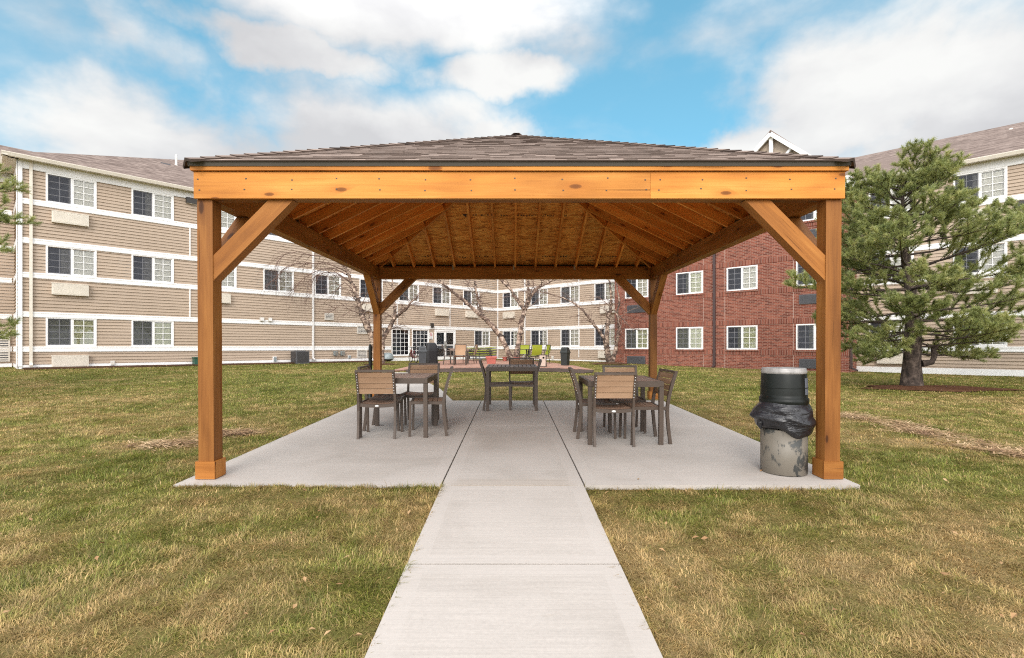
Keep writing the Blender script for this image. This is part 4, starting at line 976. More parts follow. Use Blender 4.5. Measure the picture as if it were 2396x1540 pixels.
def make_grass():
    VV=[];II=[];CC=[];DR=[];HU=[];VL=[]; base=0
    bandsY=[(1.3,2.6,22000,.0030,.037),(2.6,4.0,14500,.0036,.038),(4.0,6.0,7600,.0047,.041),(6.0,9.0,3500,.0066,.045),(9,13,1600,.010,.046),(13,20,700,.015,.042),(20,34,260,.024,.034)]
    bandsY.append((0,0,0,.0036,.062))
    for (y0,y1,den,w,L) in bandsY:
        hw=1.05*y1+.9; n=int(den*(y1-y0)*2*hw); y=RS.uniform(y0,y1,n); x=RS.uniform(-hw,hw,n)
        if den==0:   # ragged fringe along the concrete edges
            q=np.abs(RS.normal(0,.018,9000))+.001; m=3000; ty=RS.uniform(1.3,4.25,m); tx=np.concatenate([RS.uniform(-2.95,-.6,m*2//3),RS.uniform(.62,3.0,m//3)])
            sy=RS.uniform(4.2,9.9,m); x=np.concatenate([np.where(RS.rand(m)<.5,-.585-q[:m],.599+q[:m]),tx,np.where(RS.rand(m)<.5,-2.873-q[m:2*m],2.951+q[m:2*m])]); y=np.concatenate([ty,4.255-q[2*m:2*m+len(tx)],sy]); y1=6; n=len(x)
        k=np.abs(x)<1.05*y+.9; x,y=x[k],y[k]
        k=~((np.abs(x-.007)<.590)&(y<4.262))&~((x>-2.872)&(x<2.95)&(y>4.256)&(y<9.878))
        if y1>9: k&=~inpoly(x,y,PATH2)&~inpoly(x,y,PATIO2)&~(inpoly(x,y,BORD2)&(RS.rand(len(x))<.93))
        if y1>9:
            dl=(x-WA.x)*V2.x+(y-WA.y)*V2.y; sl=(x-WA.x)*U2.x+(y-WA.y)*U2.y
            k&=(dl>np.where((sl<-.3),-2.2,.85+.5*(vnoise(x,y,.7,4)-.5)))
            db=-((x-CN.x)*U2.x+(y-CN.y)*U2.y); sb=(x-CN.x)*V2.x+(y-CN.y)*V2.y
            k&=(db>np.where((sb>10.6)&(sb<22.1),1.75,.10))
            md=mulch_d(x,y); k&=(md>1)|(RS.rand(len(x))<.05)
            k&=(np.hypot(x-LB_.x,y-LB_.y)>.7)&(np.hypot(x-RB_.x,y-RB_.y)>.9)
        st=seg_d(x,y,STREAK); k&=~((st<.16+.12*vnoise(x,y,.3,5))&(RS.rand(len(x))<.55))
        cl=vnoise(x,y,.13,31); k&=RS.rand(len(x))<(.25+1.0*cl)
        for p,rx,ry,kk in BARE: k&=RS.rand(len(x))>.75*kk*np.exp(-(((x-p.x)/rx)**2+((y-p.y)/ry)**2))
        x,y=x[k],y[k]; n=len(x); d=dry_at(x,y); z=ground(x,y)-.014
        tuft=.5*vnoise(x,y,.30,8)+.5*vnoise(x,y,.11,18); green=1-d
        ln=L*RS.uniform(.55,1.35,n)*(.5+.95*tuft)*(.85+.35*green); az=RS.normal(0,1.1,n)+14*vnoise(x,y,.33,41); lean=np.clip(RS.normal(1.0,.32,n)+.25*d,.10,1.48)
        ww=w*RS.uniform(.6,1.25,n)
        hx,hy=np.cos(az),np.sin(az); px,py=-hy,hx
        def pt(f,a): # along the blade: f fraction, bending further over
            return np.stack([x+hx*ln*f*np.sin(a),y+hy*ln*f*np.sin(a),z+ln*f*np.cos(a)],1)
        b0=pt(0,lean); mid=pt(.55,lean*.75); tip=pt(1.0,np.minimum(lean*1.15,1.5)); P=np.stack([px,py,np.zeros(n)],1)*ww[:,None]/2
        V=np.stack([b0-P,b0+P,mid+P*.75,mid-P*.75,tip],1).reshape(-1,3); o=base+np.arange(n)*5
        II.append(np.stack([o,o+1,o+2,o+3,o+3,o+2,o+4],1).ravel()); CC.append(np.tile([4,3],n)); VV.append(V); base+=5*n
        dd=np.clip((d-.42)*2.5+.36+RS.normal(0,.26,n),0,1); dd=np.where(RS.rand(n)<.10,1,dd)
        VL.append(np.repeat(np.clip(RS.normal(.95,.24,n)*(.72+.56*vnoise(x,y,.09,71)),.3,1.7),5)); DR.append(np.repeat(dd,5)); HU.append(np.repeat(np.clip(RS.beta(2,2,n)*.8+.35*(vnoise(x,y,1.4,6)-.4),0,1),5))
    V=np.concatenate(VV); g=raw_mesh('grass',V,np.concatenate(II),np.concatenate(CC),grass_mat(),attrs={'dry':np.concatenate(DR),'hue':np.concatenate(HU),'val':np.concatenate(VL)}); tag(g,kind='stuff'); return g
def straw():
    pts=[];tot=0; rg=np.random.RandomState(8); V=[];n=2600; t=rg.rand(n)*(len(STREAK)-1); i=np.minimum(t.astype(int),len(STREAK)-2); f=t-i
    SX=np.array([p.x for p in STREAK]); SY=np.array([p.y for p in STREAK]); x=SX[i]*(1-f)+SX[i+1]*f+rg.normal(0,.17,n)+.3*(vnoise(t,t*0,.55,61)-.5); y=SY[i]*(1-f)+SY[i+1]*f+rg.normal(0,.10,n)
    k=rg.rand(n)<(-.25+1.6*vnoise(x,y,.45,51)); x,y=x[k],y[k]
    for p,rx,ry,kk in BARE[:2]: m=int(420*kk); x=np.concatenate([x,p.x+rg.normal(0,rx*.42,m)]); y=np.concatenate([y,p.y+rg.normal(0,ry*.42,m)])
    n=len(x); z=ground(x,y)+rg.uniform(.008,.035,n); a=rg.uniform(0,6.28,n); L=rg.uniform(.03,.09,n); w=rg.uniform(.003,.006,n); c,s=np.cos(a),np.sin(a)
    A=np.stack([x-c*L,y-s*L,z],1); B=np.stack([x+c*L,y+s*L,z+rg.uniform(-.01,.02,n)],1); P=np.stack([-s*w,c*w,np.zeros(n)],1)
    V=np.stack([A-P,A+P,B+P,B-P],1).reshape(-1,3); t_=NT('pale_straw'); nz=t_.noise(t_.coord('Object'),4,3); t_.set(col=t_.ramp(nz,[(.35,(.20,.105,.055,1)),(.5,(.40,.25,.13,1)),(.65,(.58,.41,.24,1))]),rough=.8)
    tag(raw_mesh('straw',V,np.arange(4*n),np.full(n,4),t_.m),kind='stuff')
straw()
LB_=gr(888,853); RB_=gr(1426,852)
make_grass()
# fallen leaves
def leaves():
    mb=MB(); rng=random.Random(12)
    for k in range(620):
        y=2.0+rng.random()**1.3*20; x=rng.uniform(-1,1)*(1.03*y)
        if abs(x)<.62 and y<4.3 or (-2.9<x<3.0 and 4.2<y<9.9 and rng.random()>.05): continue
        if inpoly(np.array([x]),np.array([y]),PATIO2)[0]: continue
        on_slab=(-2.9<x<3.0 and 4.2<y<9.9); z=(zs(y)+.006) if on_slab else gz(x,y)+rng.uniform(.012,.035)
        s=rng.uniform(.008,.020)*(1+.04*y); a=rng.random()*6.3; c,d=math.cos(a)*s,math.sin(a)*s; t=rng.uniform(-.5,.5)*s
        p=V3((x,y,z)); e=V3((c,d,t)); f=V3((-d*.55,c*.55,rng.uniform(0,.5)*s)); g=V3((-d*.55,c*.55,-rng.uniform(-.2,.5)*s))
        mb.face([p-e,p-g,p+e]); mb.face([p-e,p+e,p+f])
    t=NT('dry_leaf'); n=t.noise(t.coord('Object'),3,2); t.set(col=t.ramp(n,[(.3,(.16,.07,.028,1)),(.5,(.30,.17,.075,1)),(.7,(.46,.32,.17,1))]),rough=.8); tag(mb.build('fallen_leaves',t.m),kind='stuff')
leaves()
# patio of red pavers with a soil border
def paver_mat():
    t=NT('red_pavers'); v=t.coord('Object',(1,1,1),(0,0,math.radians(43.5)))
    br=t.n('ShaderNodeTexBrick',{'Vector':v,'Scale':1.0,'Brick Width':.21,'Row Height':.105,'Mortar Size':.006,'Color1':(.27,.135,.095,1),'Color2':(.40,.215,.155,1),'Mortar':(.18,.14,.11,1)})
    n=t.noise(v,.7,4); c=t.mix(1.0,br.outputs[0],t.ramp(n,[(.3,.85),(.7,1.15)]),'MULTIPLY'); t.set(col=c,rough=.85); return t.m
mb=MB(); P=[p+V3((0,0,.045)) for p in PATIO]; mb.face(P); 
for i in range(len(P)): j=(i+1)%len(P); mb.face([P[i]-V3((0,0,.12)),P[j]-V3((0,0,.12)),P[j],P[i]])
pt=mb.build('patio',paver_mat()); tag(pt,kind='structure')
bm_=pt.data
def mulch_mat(name,a,b,c_):
    t=NT(name); v=t.coord('Object'); n=t.noise(v,17,6,.8); m=t.noise(v,1.4,3); f=t.math('ADD',t.math('MULTIPLY',n,.65),t.math('MULTIPLY',m,.35))
    t.set(col=t.ramp(f,[(.32,a),(.5,b),(.68,c_)]),rough=.95,spec=.05,normal=t.bump(n,1,.04)); return t.m
M['mulch']=mulch_mat('bark_mulch',(.030,.018,.012,1),(.085,.046,.027,1),(.17,.105,.06,1))
M['soil']=mulch_mat('grey_soil',(.05,.036,.030,1),(.088,.064,.054,1),(.135,.10,.085,1))
M['needles']=mulch_mat('red_needle_litter',(.045,.02,.012,1),(.125,.058,.034,1),(.21,.11,.062,1))
def strip(name,A,B,mat,lift,kind='stuff'):
    """ground-hugging strip between two rows of points"""
    mb=MB()
    for i in range(len(A)-1):
        n=6
        for k in range(n):
            f0,f1=k/n,(k+1)/n; q=[A[i].lerp(B[i],f0),A[i+1].lerp(B[i+1],f0),A[i+1].lerp(B[i+1],f1),A[i].lerp(B[i],f1)]
            ff=(f0,f0,f1,f1); Q=[V3((p.x,p.y,gz(p.x,p.y)+lift*math.sin(math.pi*min(max(f,.0),1))**.5+.006)) for p,f in zip(q,ff)]; mb.face(Q,None,0,True)
    return tag(mb.build(name,mat),kind=kind)
fr_=PATIO[1:8]; ot=[V3(p) for p in BORD]
BORDER_X=None
dense=lambda L_: [L_[i].lerp(L_[i+1],k/6) for i in range(len(L_)-1) for k in range(6)]+[L_[-1]]
fr_,ot=dense(fr_),dense(ot); rg=random.Random(4); ot=[p+V3((0,rg.uniform(-.12,.12),0)) for p in ot]
strip('soil_border',fr_,ot,M['soil'],.05)
A=[fL.p(s*.5-.2,0,.03) for s in range(31)]; B=[fL.p(s*.5-.2,0,1.0+rg.uniform(-.12,.18)) for s in range(31)]
strip('mulch_bed',A,B,M['mulch'],.05)
def mound(name,c,rx,ry,mat,hgt,seed):
    mb=MB(); rg=random.Random(seed); n=36; ring=[1+.16*math.sin(k*.9+seed)+rg.uniform(-.07,.07) for k in range(n)]
    R=[(0,1),(.3,.9),(.55,.66),(.8,.3),(1,0)]
    g=lambda k,f,h_: (lambda x,y: V3((x,y,gz(x,y)+.008+hgt*h_)))(c.x+rx*f*ring[k%n]*math.cos(k*2*math.pi/n),c.y+ry*f*ring[k%n]*math.sin(k*2*math.pi/n))
    for (f0,h0),(f1,h1) in zip(R[:-1],R[1:]):
        for k in range(n): mb.face([g(k,f0,h0),g(k,f1,h1),g(k+1,f1,h1),g(k+1,f0,h0)] if f0>0 else [g(k,f0,h0),g(k,f1,h1),g(k+1,f1,h1)],None,0,True)
    return tag(mb.build(name,mat),kind='stuff')
mound('needle_litter',V3((PINE.x+.40,PINE.y-.22,0)),1.75,.80,M['needles'],.06,3); mound('mulch_ring',LB_,.85,.55,M['mulch'],.06,5); mound('mulch_ring',RB_,.95,.6,M['mulch'],.10,7)
# ---------------------------------------------------------------- bare birches
def bark_birch():
    t=NT('peeling_birch_bark'); v=t.coord('UV'); o=t.coord('Object'); a=t.noise(t.n('ShaderNodeMapping',{'Vector':v,'Scale':(5,1.6,1)}).outputs[0],1.3,5,.7,.8); b=t.noise(o,3.0,4,.7)
    f=t.math('ADD',t.math('MULTIPLY',a,.6),t.math('MULTIPLY',b,.4))
    c=t.ramp(f,[(.43,(.05,.034,.027,1)),(.50,(.17,.115,.088,1)),(.56,(.42,.31,.24,1)),(.68,(.70,.60,.51,1))])
    lo=t.attr('twig'); c=t.mix(lo,c,(.135,.075,.06,1)); t.set(col=c,rough=.85,normal=t.bump(f,.8,.03)); return t.m
M['birch']=bark_birch()
def grow(mb,p,d,L,r,lev,rng,droop,tw):
    k=5 if lev<2 else 4; P=[p.copy()]; q=p.copy(); dd=d.normalized()
    for i in range(k):
        dd=(dd+V3((rng.uniform(-.22,.22),rng.uniform(-.22,.22),rng.uniform(-.12,.18)-droop*(i/k)))).normalized(); q=q+dd*L/k; P.append(q.copy())
    n0=len(mb.F); mb.tube(P,[r*(1-.75*i/k) for i in range(k+1)],5 if lev<2 else 3,0,False); tw.extend([min(1,.35+.4*lev)]*(len(mb.F)-n0))
    if lev>=3: return
    nb=(4,4,2)[lev]
    for j in range(nb):
        i=rng.randint(1,k); b=P[i]; t=(P[i]-P[i-1]).normalized(); ax=V3((rng.uniform(-1,1),rng.uniform(-1,1),rng.uniform(-.6,.6)))
        nd=(t*.75+ax.normalized()*.75).normalized(); grow(mb,b,nd,L*rng.uniform(.45,.7),r*.5,lev+1,rng,droop*1.35,tw)
def birch(name,Y,stems,label,seed,depthdir=0,extra=()):
    rng=random.Random(seed); base=at(stems[0][0][0],stems[0][0][1],Y); base.z=gz(base.x,base.y)-.02; r=empty(name,base,0,label,'tree','bare birches by the patio')
    mb=MB(); tw=[]; cr=MB(); ct=[]
    for si,S in enumerate(stems):
        k=len(S); pts=[]; off=rng.uniform(-.6,.6)
        for i,(px,py,rad) in enumerate(S): pts.append(at(px,py,Y+off*(i/(k-1))+depthdir*i*.1)-base)
        if S[0][1]>835: pts[0].z=-.05
        # refine with midpoints and jitter
        P=[];R=[]
        for i in range(k-1):
            for f in (0,.34,.67): P.append(pts[i].lerp(pts[i+1],f)+V3((rng.uniform(-1,1),rng.uniform(-1,1),0))*.025*(1 if f else 0)); R.append((S[i][2]*(1-f)+S[i+1][2]*f)*rng.uniform(.9,1.12))
        P.append(pts[-1]); R.append(S[-1][2])
        mb.tube(P,R,10); tw.extend([0]*(len(mb.F)-len(tw)))
        # curls of loose bark
        for i in range(1,len(P)-1):
            if R[i]>.05:
                for _ in range(3):
                    a=rng.random()*6.28; dv=V3((math.cos(a),math.sin(a),0)); q=P[i].lerp(P[i+1],rng.random())+dv*R[i]*.95; tl=V3((-dv.y,dv.x,0))*rng.uniform(.03,.09); w=V3((0,0,rng.uniform(.03,.1))); c=dv*rng.uniform(.01,.05)
                    mb.face([q-tl,q+tl+c,q+tl+w+c*1.3,q-tl+w]); tw.append(rng.choice((0,.0,.4)))
        for i in range(len(P)//3,len(P)):
            if R[i]<.14 and rng.random()<.5:
                t=(P[i]-P[i-1]).normalized(); a=rng.random()*6.28; sd=V3((math.cos(a),math.sin(a)*.7,rng.uniform(0,.5)))
                grow(cr,P[i],(t*.5+sd*.8),rng.uniform(.7,1.5),min(R[i]*.35,.03),0 if R[i]>.05 else 1,rng,.25,ct)
        if R[-1]<.06:
            for _ in range(3): grow(cr,P[-1],(P[-1]-P[-2]).normalized()+V3((rng.uniform(-.4,.4),rng.uniform(-.4,.4),.1)),1.3,R[-1]*.8,0,rng,.22,ct)
    for S in extra:   # long drooping limbs
        pts=[at(px,py,Y+rng.uniform(-.3,.3))-base for px,py in S]; P=[]
        for i in range(len(pts)-1): P += [pts[i],pts[i].lerp(pts[i+1],.5)+V3((0,0,.01))]
        P.append(pts[-1]); n0=len(cr.F); k=len(P); cr.tube(P,[.028*(1-.8*i/k) for i in range(k)],5); ct.extend([.85]*(len(cr.F)-n0))
        for i in range(2,k):
            for _ in range(2): grow(cr,P[i],(P[i]-P[i-1]).normalized()*.6+V3((rng.uniform(-.3,.3),rng.uniform(-.5,.5),rng.uniform(-.9,.2))),rng.uniform(.7,1.3),.010,1,rng,.30,ct)
    for nm,m_,t_ in (('trunk',mb,tw),('crown',cr,ct)):
        if not m_.F: continue
        o=m_.build(nm,M['birch'],r); t_=(t_+[0.8 if nm=='crown' else 0]*len(m_.F))[:len(m_.F)]; a=o.data.attributes.new('twig','FLOAT','FACE'); a.data.foreach_set('value',np.array(t_,dtype=np.float32))
    return r
z7=lambda x,y,r: src(x,y,780,700,4.53)+(r,); r3=lambda x,y,r: src(x,y,950,750,2.995)+(r,)
birch('birch_tree',LB_.y,[[(886,853,.17),(879,835,.15),z7(1190,1100,.14),z7(1120,950,.12),z7(1060,830,.10),z7(1040,700,.09),z7(990,560,.075),z7(930,400,.065),z7(880,270,.05),z7(850,150,.035),z7(800,20,.02)],
  [(890,853,.16),(893,838,.14),z7(1330,1180,.12),z7(1400,1050,.10),z7(1480,900,.085),z7(1560,830,.07),z7(1650,760,.05),z7(1700,680,.04),z7(1760,640,.025)],
  [z7(1480,900,.07),z7(1495,760,.06),z7(1480,640,.05),z7(1470,500,.04),z7(1460,390,.03),z7(1450,250,.02)],
  [z7(1170,1000,.05),z7(1170,900,.04),z7(1180,800,.03),z7(1120,790,.02)]],
  'bare pale birch behind the back left timber post with twigs drooping to the left',3,
  extra=[[z7(880,330,0)[:2],z7(720,250,0)[:2],z7(560,260,0)[:2],z7(400,330,0)[:2],z7(310,400,0)[:2],z7(240,480,0)[:2]],[z7(880,290,0)[:2],z7(620,180,0)[:2],z7(430,190,0)[:2],z7(300,180,0)[:2],z7(150,210,0)[:2],z7(50,280,0)[:2],z7(-20,370,0)[:2]],
   [z7(860,230,0)[:2],z7(640,100,0)[:2],z7(430,80,0)[:2],z7(250,40,0)[:2],z7(100,70,0)[:2],z7(0,160,0)[:2]],[z7(930,420,0)[:2],z7(740,300,0)[:2],z7(600,300,0)[:2],z7(480,350,0)[:2],z7(400,430,0)[:2]],[z7(1000,560,0)[:2],z7(860,430,0)[:2],z7(790,480,0)[:2],z7(720,600,0)[:2]]])
CB=gr(1198,846.5)
birch('birch_tree',29.0,[[(1193,846,.20),r3(1455,780,.17),r3(1420,680,.155),r3(1370,590,.145),r3(1310,510,.135),r3(1240,440,.13),r3(1190,400,.12),r3(1110,330,.095),r3(1030,260,.085),r3(940,190,.075),r3(860,130,.06),r3(800,70,.04)],
  [r3(1205,400,.09),r3(1195,310,.08),r3(1165,220,.065),r3(1155,130,.05),r3(1150,40,.035)],
  [(1201,846,.19),r3(1500,770,.17),r3(1520,680,.155),r3(1530,580,.145),r3(1545,470,.14),r3(1570,370,.135),r3(1590,320,.12),r3(1620,250,.10),r3(1680,180,.085),r3(1780,130,.06),r3(1850,80,.04)],
  [r3(1565,360,.10),r3(1510,280,.09),r3(1460,200,.075),r3(1390,130,.06),r3(1340,70,.04)],[r3(1600,300,.085),r3(1605,200,.07),r3(1600,120,.06),r3(1590,20,.04)],
  [r3(1430,690,.04),r3(1440,740,.045),r3(1470,775,.05)]],
  'bare birch with two thick peeling stems in the middle of the red paver patio',8)
birch('birch_tree',RB_.y,[[(1424,852,.15),r3(2275,760,.12),r3(2240,600,.085),r3(2190,530,.065),r3(2110,430,.055),r3(2060,360,.045),r3(1990,310,.04),r3(1900,265,.03),r3(1790,235,.02)],
  [(1427,852,.15),r3(2268,700,.12),r3(2260,600,.11),r3(2270,480,.09),r3(2290,380,.075),r3(2300,280,.06),r3(2290,150,.05),r3(2280,40,.035)],
  [(1431,852,.13),r3(2340,700,.09),r3(2360,560,.075),r3(2370,500,.065),r3(2350,400,.055),r3(2370,290,.045),r3(2350,160,.03),r3(2340,60,.02)],[r3(2290,380,.04),r3(2330,360,.04),r3(2350,410,.04)]],
  'bare birch against the corner where the tan siding meets the brick block',15)
# ---------------------------------------------------------------- pines
def needle_mat():
    t=NT('pine_needles'); a=t.attr('tone'); c=t.ramp(a,[(0,(.14,.18,.065,1)),(.45,(.32,.35,.12,1)),(.8,(.47,.47,.18,1)),(1,(.56,.50,.24,1))])
    df=t.n('ShaderNodeBsdfDiffuse',{'Color':c}); tr=t.n('ShaderNodeBsdfTranslucent',{'Color':c}); gl=t.n('ShaderNodeBsdfGlossy',{'Color':(.7,.75,.7,1),'Roughness':.4})
    m1=t.n('ShaderNodeMixShader',{0:.36,1:df,2:tr}); m2=t.n('ShaderNodeMixShader',{0:.05,1:m1,2:gl}); t.t.links.new(m2.outputs[0],t.out.inputs[0]); return t.m
def pine_bark():
    t=NT('pine_bark'); v=t.coord('UV'); n=t.noise(t.n('ShaderNodeMapping',{'Vector':v,'Scale':(4,9,1)}).outputs[0],1.2,6,.7,.7); t.set(col=t.ramp(n,[(.38,(.018,.012,.009,1)),(.52,(.062,.043,.034,1)),(.66,(.15,.112,.09,1))]),rough=.9,normal=t.bump(n,.5,.015)); return t.m
M['needle']=needle_mat(); M['pbark']=pine_bark()
def pine(name,base,H,Rf,seed,label,trunk_r=.25,whorl=.33,skip=None,extra=(),lean=(.35,0),stub=False,tone0=0,clip=None,nneed=30):
    rng=random.Random(seed); nr=np.random.RandomState(seed); root=empty(name,base,0,label,'tree','pine trees on the lawn')
    ax=lambda h_: V3((lean[0]*(max(h_,0)/H)**1.6+.03*math.sin(h_*1.3),lean[1]*(max(h_,0)/H)**1.6+.05*math.sin(h_*1.7+1),h_))
    hs=np.linspace(-.08,H*.97,26); mb=MB(); mb.tube([ax(h_) for h_ in hs],[max(.02,trunk_r*(1-(max(h_,0)/H))**.85*(1+.28*math.exp(-max(h_,0)/.25)))*rng.uniform(.95,1.06) for h_ in hs],18)
    if stub: mb.tube([V3((.14,-.12,.62)),V3((.34,-.18,.66)),V3((.40,-.18,.80)),V3((.38,-.18,.98)),V3((.44,-.18,1.06))],[.09,.07,.065,.06,.07],8)
    wood_=mb; tips=[]
    def add_tufts(P,d0,f0=0.0,step=.075):
        L=sum((P[i+1]-P[i]).length for i in range(len(P)-1)); s=f0*L
        while s<=L:
            u=0
            for i in range(len(P)-1):
                l=(P[i+1]-P[i]).length
                if u+l>=s or i==len(P)-2:
                    q=P[i].lerp(P[i+1],min(1,(s-u)/max(l,1e-6))); d=(P[i+1]-P[i]).normalized(); break
                u+=l
            tips.append((q,(d+V3((rng.uniform(-.5,.5),rng.uniform(-.5,.5),rng.uniform(-.05,1.0)))).normalized())); s+=step*rng.uniform(.7,1.3)
        e=(P[-1]-P[-2]).normalized()
        for _ in range(3):   # a rounded spray of shoots at the end
            s_=(e*.6+V3((rng.uniform(-1,1),rng.uniform(-1,1),rng.uniform(-.25,1.1)))).normalized()
            for r_ in (.03,.085,.14): tips.append((P[-1]+s_*r_,s_))
    def branch(h_,az,L,rise):
        p=ax(h_); d=V3((math.cos(az),math.sin(az),rise)).normalized(); k=6; P=[p]
        for i in range(k):
            d=(d+V3((rng.uniform(-.12,.12),rng.uniform(-.12,.12),rng.uniform(-.10,.09)+.05*(i>3)))).normalized(); P.append(P[-1]+d*L/k)
        r0=.010+.011*L; wood_.tube(P,[r0*(1-.8*i/k) for i in range(k+1)],6,0,False); add_tufts(P,d,.62)
        n=int(4+L*4.0)
        for j in range(n):
            f=.26+.74*(j+rng.random())/n; i=min(k-1,int(f*k)); q=P[i].lerp(P[i+1],f*k-i); t=(P[i+1]-P[i]).normalized(); sd=t.cross(V3((0,0,1))).normalized()*(1 if j%2 else -1)
            l=(.22+.40*(1-f))*min(L,2.2)*.62*rng.uniform(.6,1.25)+.10; dd=(t*.75+sd*rng.uniform(.5,1.0)+V3((0,0,rng.uniform(-.15,.85)))).normalized(); Q=[q]
            for _ in range(3): dd=(dd+V3((rng.uniform(-.2,.2),rng.uniform(-.2,.2),rng.uniform(-.05,.25)))).normalized(); Q.append(Q[-1]+dd*l/3)
            wood_.tube(Q,[.009,.007,.006,.004],4,0,False); add_tufts(Q,dd,.35)
    h_=.95
    while h_<H-.25:
        n=rng.choice((4,4,5,5)); a0=rng.random()*6.28
        for j in range(n):
            az=a0+j*6.283/n+rng.uniform(-.3,.3); L=Rf(h_,az)*rng.uniform(.78,1.08)
            if skip and skip(h_,az): continue
            branch(h_+rng.uniform(-.1,.1),az,max(.18,L),rng.uniform(-.10,.16)+.45*(h_/H)**3-(.14 if h_<1.7 else 0))
        h_+=whorl*rng.uniform(.8,1.2)*(1-.3*h_/H)
    branch(H-.3,rng.random()*6,.25,1.8); add_tufts([ax(H-.45),ax(H-.05),ax(H)],V3((0,0,1)),0,.04)
    for (hh,az,L,rs) in extra: branch(hh,az,L,rs)
    wood_.build('trunk',M['pbark'],root)
    # needles
    T=np.array([t[0][:] for t in tips]); D=np.array([t[1][:] for t in tips]); nT=len(T); nn=nneed
    tone=np.clip(nr.normal(.45,.16,nT)+tone0+.10*np.sin(T[:,0]*3+T[:,2]*4),0,1)
    T=np.repeat(T,nn,0); D=np.repeat(D,nn,0); N=len(T); rv=nr.normal(size=(N,3)); rv-=D*np.sum(rv*D,1)[:,None]; rv/=np.linalg.norm(rv,axis=1)[:,None]+1e-9
    th=nr.uniform(.45,1.25,N); dirn=D*np.cos(th)[:,None]+rv*np.sin(th)[:,None]; b=T+D*nr.uniform(-.02,.055,N)[:,None]; ln=nr.uniform(.065,.115,N)
    side=np.cross(dirn,nr.normal(size=(N,3))); side/=np.linalg.norm(side,axis=1)[:,None]+1e-9; w=.0052
    V=np.stack([b-side*w,b+side*w,b+dirn*ln[:,None]],1).reshape(-1,3); tn=np.clip(np.repeat(tone,nn)+nr.normal(0,.13,N),0,1)
    o=raw_mesh('crown',V,np.arange(3*N),np.full(N,3),M['needle'],root,{'tone':np.repeat(tn,3)}); return root,nT
def R1(h_,az):
    h_=h_*1.08
    hh=[1.0,1.3,1.8,2.4,2.8,3.2,3.7,4.4,5.0,5.6,6.0]
    l=np.interp(h_,hh,[1.5,1.8,2.1,2.9,3.1,2.6,2.2,2.0,1.75,1.2,.4]); r=np.interp(h_,hh,[2.5,2.8,2.8,2.6,2.5,2.6,2.5,2.0,1.35,.7,.3]); w=(1+math.cos(az))/2; return .88*float(l*(1-w)+r*w)
def skip1(h_,az):
    t=(az+math.pi/2+math.pi)%(2*math.pi)-math.pi
    return abs(t)<.55 and (1.75<h_<2.5 or 3.15<h_<3.65) or (abs(t)<.7 and h_<1.0)
_,n1=pine('pine_tree',V3((PINE.x,PINE.y,PINE.z)),5.38,R1,4,'large green pine with thick dark trunk standing right of the pavilion',.225,.315,skip=skip1,stub=True,lean=(-.30,0),nneed=36,extra=[(4.6,.10,1.05,1.1),(4.75,-.3,.85,1.2),(4.8,2.6,.8,.9)])
def R2(h_,az): return float(np.interp(h_,[.8,2,3.5,5,6.2],[1.6,1.7,1.5,1.1,.3]))
bL=V3((-13.65,10.2,0)); bL.z=gz(bL.x,bL.y)
aim=lambda b,px,py,Y: (lambda q:(q.z-b.z,math.atan2(q.y-b.y,q.x-b.x),math.hypot(q.x-b.x,q.y-b.y)))(at(px,py,Y))
EX=[]
for (px,py,Y) in ((50,432,10.1),(28,452,10.2),(58,572,9.9),(44,585,10.3),(32,640,9.8),(16,655,10.1),(26,742,10.0)):
    hh,az,L=aim(bL,px,py,Y); L-=.42; EX.append((hh-.10*L,az,L,.08))
t2,_=pine('pine_tree',bL,6.3,R2,9,'pine at the left edge of the lawn, only branch tips reaching into view',.2,.42,extra=EX)
bR=V3((16.15,12.3,0)); bR.z=gz(bR.x,bR.y); EX=[]
for (px,py,Y) in ((2362,492,12.3),(2375,500,12.1),(2362,540,12.5),(2380,548,12.2),(2352,590,12.4)):
    hh,az,L=aim(bR,px,py,Y); L-=.28; EX.append((hh-.10*L,az,L,.08))
pine('pine_tree',bR,6.3,lambda h_,az: R2(h_,az)*1.1,13,'pine past the right edge of the lawn, only branch tips reaching into view',.2,.42,extra=EX)
